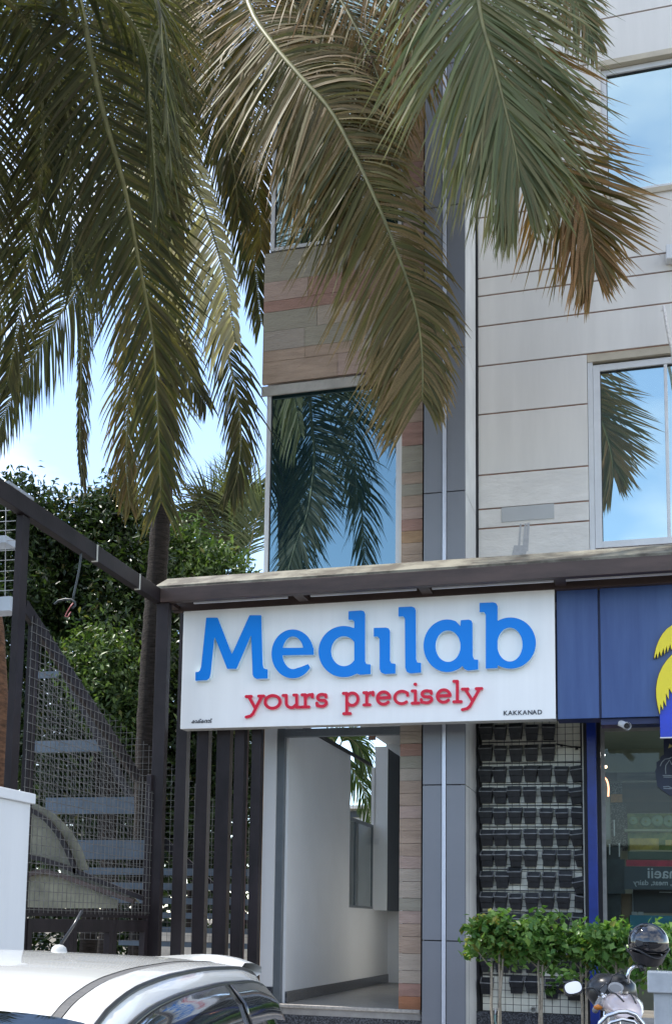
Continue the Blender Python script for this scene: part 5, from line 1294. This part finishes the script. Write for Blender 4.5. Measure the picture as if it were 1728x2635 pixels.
def along(j, x0, x1, push=0, s=1, n=26, dj=0.0):
    out = []
    for k in range(n+1):
        x = x0+(x1-x0)*k/n; S_ = section(x); jj = int(j); f_ = j-jj
        y = S_[jj][0]*(1-f_)+S_[min(jj+1,NR-1)][0]*f_; z = S_[jj][1]*(1-f_)+S_[min(jj+1,NR-1)][1]*f_
        out.append(Vector((x, s*(y+push), z+push*.4)))
    return out
for s in (1,-1):
    mb = MB(); mb.tube(along(6.6,.42,2.3,.003,s), .0065, 6); put('door_seam', mb, CARB, car, local=True, smooth=True)
    mb = MB(); mb.tube(along(8.05,.42,2.16,.004,s), .008, 6); put('window_trim', mb, CARB, car, local=True, smooth=True)
    for x0, x1 in ((1.10,2.12),(.44,1.06)):
        A_1 = along(8.15,x0,x1,.012,s,18); B_1 = along(10.1 if x0 > 1 else 10.0,x0,x1,.030,s,18); mid_ = along(9.2,x0,x1,.030,s,18)
        mb = MB(); mb.grid([A_1, mid_, B_1]); vz = put('window_visor', mb, CARV, car, local=True, smooth=True)
        md = vz.modifiers.new('s', 'SOLIDIFY'); md.thickness = .004
    mb = MB(); mb.beam((1.085,s*.645,1.37),(1.06,s*.80,.95),.09,.012,up=(0,s,.5)); put('door_pillar', mb, CARB, car, local=True)
    for x0, x1 in ((1.15,2.7),(.45,1.05)):
        pass
# header seal, spoiler, aerial, tail lamps, mirrors, wheels
mb = MB(); mb.tube([Vector((2.165, y, itp(2.165,ZR)-.004-.10*y*y)) for y in np.linspace(-.52,.52,15)], .008, 6); put('windscreen_seal', mb, CARB, car, local=True, smooth=True)
mb = MB()
ys = np.linspace(-.585,.585,25)
rows = []
for xx, dz_ in ((.66,-.05),(.44,.002),(.28,.0),(.12,-.014),(.11,-.036),(.26,-.05)):
    rows.append([Vector((xx+ .12*abs(y)**2.2, y, 1.466+.020*min(1,max(0,(abs(y)-.27)/.2))-abs(y)**8*2.2+dz_-(.40-xx)*.02)) for y in ys])
mb.grid(rows); sp_ = put('rear_spoiler', mb, CARW, car, local=True, smooth=True)
za_ = itp(.66, ZR)-.004; ya_ = .02
mb = MB(); mb.lathe([(0,.028),(.012,.026),(.022,.018),(.028,.0),(.03,-.012)], (.66,ya_,za_), 16); put('aerial_base', mb, mat('aerial_grey', (.42,.43,.42), .4), car, local=True, smooth=True)
mb = MB(); mb.tube([Vector((.66,ya_,za_+.02)), Vector((.61,ya_+.03,za_+.09)), Vector((.58,ya_+.045,za_+.135))], [.0055,.0045,.005], 8); put('aerial', mb, CARB, car, local=True, smooth=True)
for s in (1,-1):
    mb = MB(); mb.prismx([(s*.66,.66),(s*.82,.66),(s*.81,.90),(s*.70,.90)], -.035, .06); put('tail_lamp', mb, mat('tail_red', (.4,.01,.01), .2), car, local=True, bev=.01)
    mb = MB(); mb.box(2.25,2.33,s*.84,s*1.0,.90,1.05); put('wing_mirror', mb, CARW, car, local=True, bev=.03)
    for xx in (.62,3.05):
        mb = MB(); mb.lathe([(0,0),(.18,0),(.29,.02),(.30,.09),(.29,.17),(.0,.17)], (xx,s*.70-(.0 if s > 0 else .17),.30), 24, 'Y'); wh = put('wheel', mb, RUBBER, car, local=True, smooth=False)
        mb = MB(); mb.lathe([(0,.0),(.17,.02),(.19,.0)], (xx,s*.875,.30), 18, 'Y'); put('rim', mb, CHROME, wh, local=True)
    mb = MB(); mb.box(1.3,1.75,s*.12,s*.60,.40,.62); mb.box(1.22,1.36,s*.12,s*.60,.60,1.12); mb.box(1.20,1.30,s*.26,s*.46,1.13,1.30); put('front_seat', mb, SEATM, car, local=True, bev=.04)
mb = MB(); mb.box(.45,.95,-.58,.58,.40,.62); mb.box(.42,.56,-.58,.58,.60,1.10); put('rear_seat', mb, SEATM, car, local=True, bev=.04)
mb = MB(); mb.box(.1,3.5,-.76,.76,.22,.30); put('car_floor', mb, CARB, car, local=True)
# stickers on the visor
ob = empty('added_building', (0,-17,0), 'unseen low building added across the road to darken shop glass reflections', 'building')  # out of view, added to darken what the shop glass reflects
e = MB(); e.box(-30, 34, -24, -17, -.3, 4.6); put('facade', e, mat('opposite_wall', (.16,.15,.14), .9, .3, .6), ob)
e = MB()
for k in range(16): e.box(-29+k*3.9, -26.6+k*3.9, -16.99, -16.9, .2, 2.9)
put('shutters', e, mat('opposite_shutter', (.05,.055,.06), .6, .4, 1), ob)
# ------------------------------------------------------------------ motorcycle and helmet
def D(px, py, dist):
    d = RT*((px-PX)/F) - UP*((py-PY)/F) + FW; return EYE + d*(dist/d.dot(FH))
bike = empty('motorcycle', Vector((D(1600,2600,8).x, D(1600,2600,8).y, .13)), 'parked motorcycle with pinkish white tank and chrome rails at the lower right', 'motorcycle')
e = MB(); e.tube([D(1530,2602,7.75),D(1545,2572,7.85)], .019, 10); put('grip', e, mat('ribbed_grip', (.25,.25,.25), .4, .4, 60), bike, smooth=True)
e = MB(); e.tube([D(1545,2572,7.85),D(1556,2563,7.9),D(1575,2570,7.9),D(1600,2562,7.95),D(1612,2550,8.0),D(1617,2535,8.0),D(1613,2515,8.0),D(1618,2498,8.0),D(1630,2488,8.0),D(1650,2486,8.0)], .012, 8); put('handlebar', e, CHROME, bike, smooth=True)
e = MB(); e.tube([D(1546,2566,7.85),D(1531,2548,7.9),D(1524,2543,7.9),D(1496,2546,7.9)], .0055, 6); mr = put('mirror', e, CARB, bike, smooth=True)
c_ = D(1473,2548,7.9); sR = 7.9/3200*1.0
def disc(c, ax_a, ax_b, n=22, dep=.02, sq=2.6):
    mb = MB(); nrm = ax_a.cross(ax_b).normalized(); ring = []
    for k in range(n):
        th = 2*pi*k/n; cx_, sy_ = cos(th), sin(th)
        ring.append(c+ax_a*(abs(cx_)**(2/sq)*(1 if cx_ > 0 else -1))+ax_b*(abs(sy_)**(2/sq)*(1 if sy_ > 0 else -1)))
    n0 = 0; mb.v = [tuple(p) for p in ring]+[tuple(p+nrm*dep) for p in ring]
    mb.f = [tuple(range(n)), tuple(range(2*n-1,n-1,-1))]+[(k,(k+1)%n,n+(k+1)%n,n+k) for k in range(n)]; mb.mi = [0]*len(mb.f); return mb
a1 = RT*(23*sR)+UP*(6*sR); a2 = UP*(16*sR)-RT*(3*sR)+FH*(11*sR)
sub('mirror_shell', disc(c_, a1, a2, dep=.03), CARB, mr); 
sub('mirror_glass', disc(c_+a1.cross(a2).normalized()*.031, a1*.88, a2*.86, dep=.004), mat('mirror_face', (.8,.8,.8), .03, 0, metal=1), mr)
# instruments and cowl
e = MB(); e.lathe([(0,.10),(.09,.10),(.15,.04),(.16,-.04),(.10,-.12),(.04,-.14)], D(1572,2548,8.1), 18); put('headlamp_cowl', e, CARB, bike, smooth=True)
e = disc(D(1582,2545,7.93), RT*.048, (UP*.8+FH*.5).normalized()*.036, dep=.02, sq=2.0); put('speedometer', e, mat('dial_grey', (.22,.23,.24), .2, coat=.8), bike)
e = disc(D(1582,2545,7.88), RT*.038, (UP*.8+FH*.5).normalized()*.027, dep=.006, sq=2.0); put('speedometer_glass', e, mat('dial_face', (.12,.13,.14), .1, coat=.8), bike)
e = MB(); q = [D(1541,2548,7.95),D(1548,2538,7.95),D(1561,2529,7.95),D(1562,2545,7.95),D(1553,2560,7.95)]; n0 = len(e.v); e.v += [tuple(p) for p in q]+[tuple(p+FH*.01) for p in q]; e.f += [(0,1,2,3,4),(9,8,7,6,5)]+[(k,(k+1)%5,5+(k+1)%5,5+k) for k in range(5)]; e.mi += [0]*7
put('indicator_panel', e, mat('panel_silver', (.14,.15,.16), .3), bike)
e = MB()
for a_, b_ in (((1540,2566),(1560,2572)),((1548,2556),(1552,2580)),((1556,2560),(1570,2578)),((1534,2578),(1552,2592)),((1560,2580),(1590,2570)),((1566,2562),(1586,2566))): e.tube([D(*a_,7.88), D(*b_,7.92)], .008, 6)
put('levers_and_cables', e, CHROME, bike, smooth=True)
# tank: lofted
th_ = (D(1572,2548,8.1)-D(1625,2640,7.2)); th_.z = 0; th_.normalize(); tw_ = Vector((th_.y,-th_.x,0))
tc_ = D(1604,2590,7.6)
def loft(c, secs, n=18):
    mb = MB(); rows = []
    for f_, z_, w_, h_ in secs:
        rows.append([c+th_*f_+Vector((0,0,z_))+tw_*(w_*cos(2*pi*k/n))+Vector((0,0,h_*sin(2*pi*k/n))) for k in range(n+1)])
    mb.grid(rows); return mb
put('tank', loft(tc_, [(-.30,-.05,.02,.01),(-.28,-.045,.06,.03),(-.16,-.02,.09,.055),(0,0,.115,.075),(.12,-.0,.12,.08),(.20,-.02,.09,.06),(.23,-.03,.02,.01)]), TANK, bike, smooth=True)
e = MB()
for k in range(3):
    q = [D(x,y,7.42) for x, y in (((1565,2590),(1585,2584),(1606,2585),(1612,2572)), ((1574,2604),(1595,2598),(1620,2592),(1638,2586)), ((1600,2570),(1612,2578),(1628,2580),(1640,2572)))[k]]
    e.tube([p+FH*0 for p in q], .004, 5)
tc2 = D(1604,2590,7.6)
for a_, nm in ((68,'tank_seam'),(112,'tank_seam')):
    e = MB(); e.tube([tc_+th_*f_+Vector((0,0,z_+h_*sin(radians(a_+f_*60))*1.02))+tw_*(w_*1.02*cos(radians(a_+f_*60))) for f_, z_, w_, h_ in ((-.16,-.02,.09,.055),(-.08,-.01,.103,.066),(0,0,.115,.075),(.06,0,.118,.078),(.12,0,.12,.08),(.20,-.02,.09,.06))], .005, 5); put(nm, e, CARB, bike, smooth=True)
e = MB(); e.tube([tc_+Vector((0,0,.075)), tc_+Vector((0,0,.088))], .028, 14); put('fuel_cap', e, CHROME, bike)
e = MB()
for q in (((1612,2520),(1600,2500),(1575,2512),(1566,2535)), ((1617,2535),(1605,2525),(1588,2528),(1580,2540)), ((1546,2570),(1540,2548),(1556,2532),(1572,2536))):
    e.tube([D(x,y,7.95) for x, y in q], .0045, 5)
put('cables', e, CARB, bike, smooth=True)
e = MB(); e.lathe([(0,.0),(.022,.004),(.028,.02),(.0,.035)], D(1538,2600,7.6), 12); put('turn_signal', e, mat('amber_lens', (.5,.16,.01), .2), bike, smooth=True)
e = MB(); c_ = D(1600,2655,6.9); e.box(c_.x-.1,c_.x+.1,c_.y-.004,c_.y+.004,c_.z-.12,c_.z-.03); put('number_plate', e, WHITEFR, bike)
put('seat', loft(tc_-th_*.62-Vector((0,0,.10)), [(-.36,-.10,.02,.02),(-.33,-.08,.10,.05),(-.1,-.08,.13,.07),(.2,-.09,.12,.07),(.32,-.09,.03,.03)]), CARB, bike, smooth=True)
e = MB(); e.tube([D(x,y,7.15) for x, y in ((1538,2650),(1543,2632),(1560,2615),(1590,2605),(1612,2604),(1634,2612),(1652,2635),(1662,2655))], .013, 8)
e.tube([D(x,y,7.1) for x, y in ((1556,2650),(1570,2632),(1600,2624),(1630,2630),(1645,2650))], .010, 8); put('grab_rail', e, CHROME, bike, smooth=True)
wf_ = bike.location+th_*.75; wr_ = bike.location-th_*.62
for nm, c0 in (('front_wheel', wf_), ('rear_wheel', wr_)):
    mb = MB(); R_ = .29
    ring = [Vector((c0.x,c0.y,.43))+th_*(R_*cos(2*pi*k/28))+Vector((0,0,R_*sin(2*pi*k/28))) for k in range(29)]; mb.tube(ring, .05, 8, cap=False)
    whl = put(nm, mb, RUBBER, bike, smooth=True)
    mb = MB()
    for k in range(5): mb.tube([Vector((c0.x,c0.y,.43)), Vector((c0.x,c0.y,.43))+th_*(R_*cos(2*pi*k/5))+Vector((0,0,R_*sin(2*pi*k/5)))], .012, 5)
    sub('spokes', mb, CHROME, whl)
mb = MB(); mb.tube([Vector((wf_.x,wf_.y,.43))+tw_*.08, D(1560,2566,8.05)+tw_*.06], .02, 8); mb.tube([Vector((wf_.x,wf_.y,.43))-tw_*.08, D(1590,2562,8.05)-tw_*.06], .02, 8); put('fork', mb, CHROME, bike, smooth=True)
mb = MB(); q = bike.location; mb.beam(q+Vector((0,0,.30))-th_*.25, q+Vector((0,0,.30))+th_*.28, .26, .34); put('engine', mb, mat('engine_grey', (.12,.12,.12), .4, .3, 20, metal=.6), bike, bev=.04)
hm = empty('helmet', D(1664,2470,8), 'glossy black open helmet resting upside on the motorcycle handlebar', 'helmet')
hc = D(1664,2427,8.0); n_ = 26; rows = []
R_h = .124
for i in range(15):
    ph_ = pi*i/14*.80; row = []
    for k in range(n_+1):
        th2 = 2*pi*k/n_; rr_ = R_h*sin(ph_)*(1+.06*cos(th2)) ; zz_ = R_h*1.02*cos(ph_)
        cutz = -.055-.055*max(0, cos(th2-2.2))**2
        row.append(hc+RH*(rr_*cos(th2))+FH*(rr_*sin(th2)*1.1)+Vector((0,0,max(zz_, -.085-.02*sin(th2*1)))))
    rows.append(row)
mb = MB(); mb.grid(rows); hs = put('shell', mb, HELM, hm, smooth=True)
mb = MB(); mb.tube([hc+RH*(.127*cos(t_)*(1+.02*sin(3*t_)))+FH*(-.136*abs(sin(t_)))+Vector((0,0,-.045-.035*sin(t_)**2+.016*sin(3*t_+.6))) for t_ in np.linspace(0,pi,30)], .0065, 6); put('edge_trim', mb, CARB, hm, smooth=True)
mb = MB(); mb.grid([[hc+RH*((.122-k_*.010)*cos(t_))+FH*(-(.130-k_*.012)*sin(t_))+Vector((0,0,-.05-.022*k_-.03*sin(t_)**2)) for t_ in np.linspace(0,pi,22)] for k_ in range(4)]); put('chin_skirt', mb, mat('helmet_skirt', (.03,.028,.03), .35, .3, 8), hm, smooth=True)
mb = MB(); mb.lathe([(.055,-.15),(.075,-.10),(.09,-.07)], hc, 14); put('neck_padding', mb, RUBBER, hm, smooth=True)
mb = MB(); mb.tube([D(1606,2432,7.95),D(1620,2455,7.9),D(1636,2482,7.9),D(1650,2500,7.9)], .004, 5); mb.tube([D(1648,2484,7.95), D(1652,2500,7.95)], .02, 8); put('strap', mb, CARB, hm, smooth=True)
# pale and dark boxes on the pavement behind the motorcycle
e = MB(); Y_ = 11.6; e.box(XX(1664,2500,Y_), XX(1664,2500,Y_)+.9, Y_, Y_+.4, ZZ(1690,2556,Y_), ZZ(1690,2502,Y_)); e.box(XX(1664,2500,Y_)+.05, XX(1664,2500,Y_)+.85, Y_+.05, Y_+.35, .13, ZZ(1690,2556,Y_)-.001)
tag(put('crate', e, mat('crate_grey', (.42,.45,.47), .6, .1, 6), bev=.01), 'pale box standing behind the helmet at the right edge', 'box')
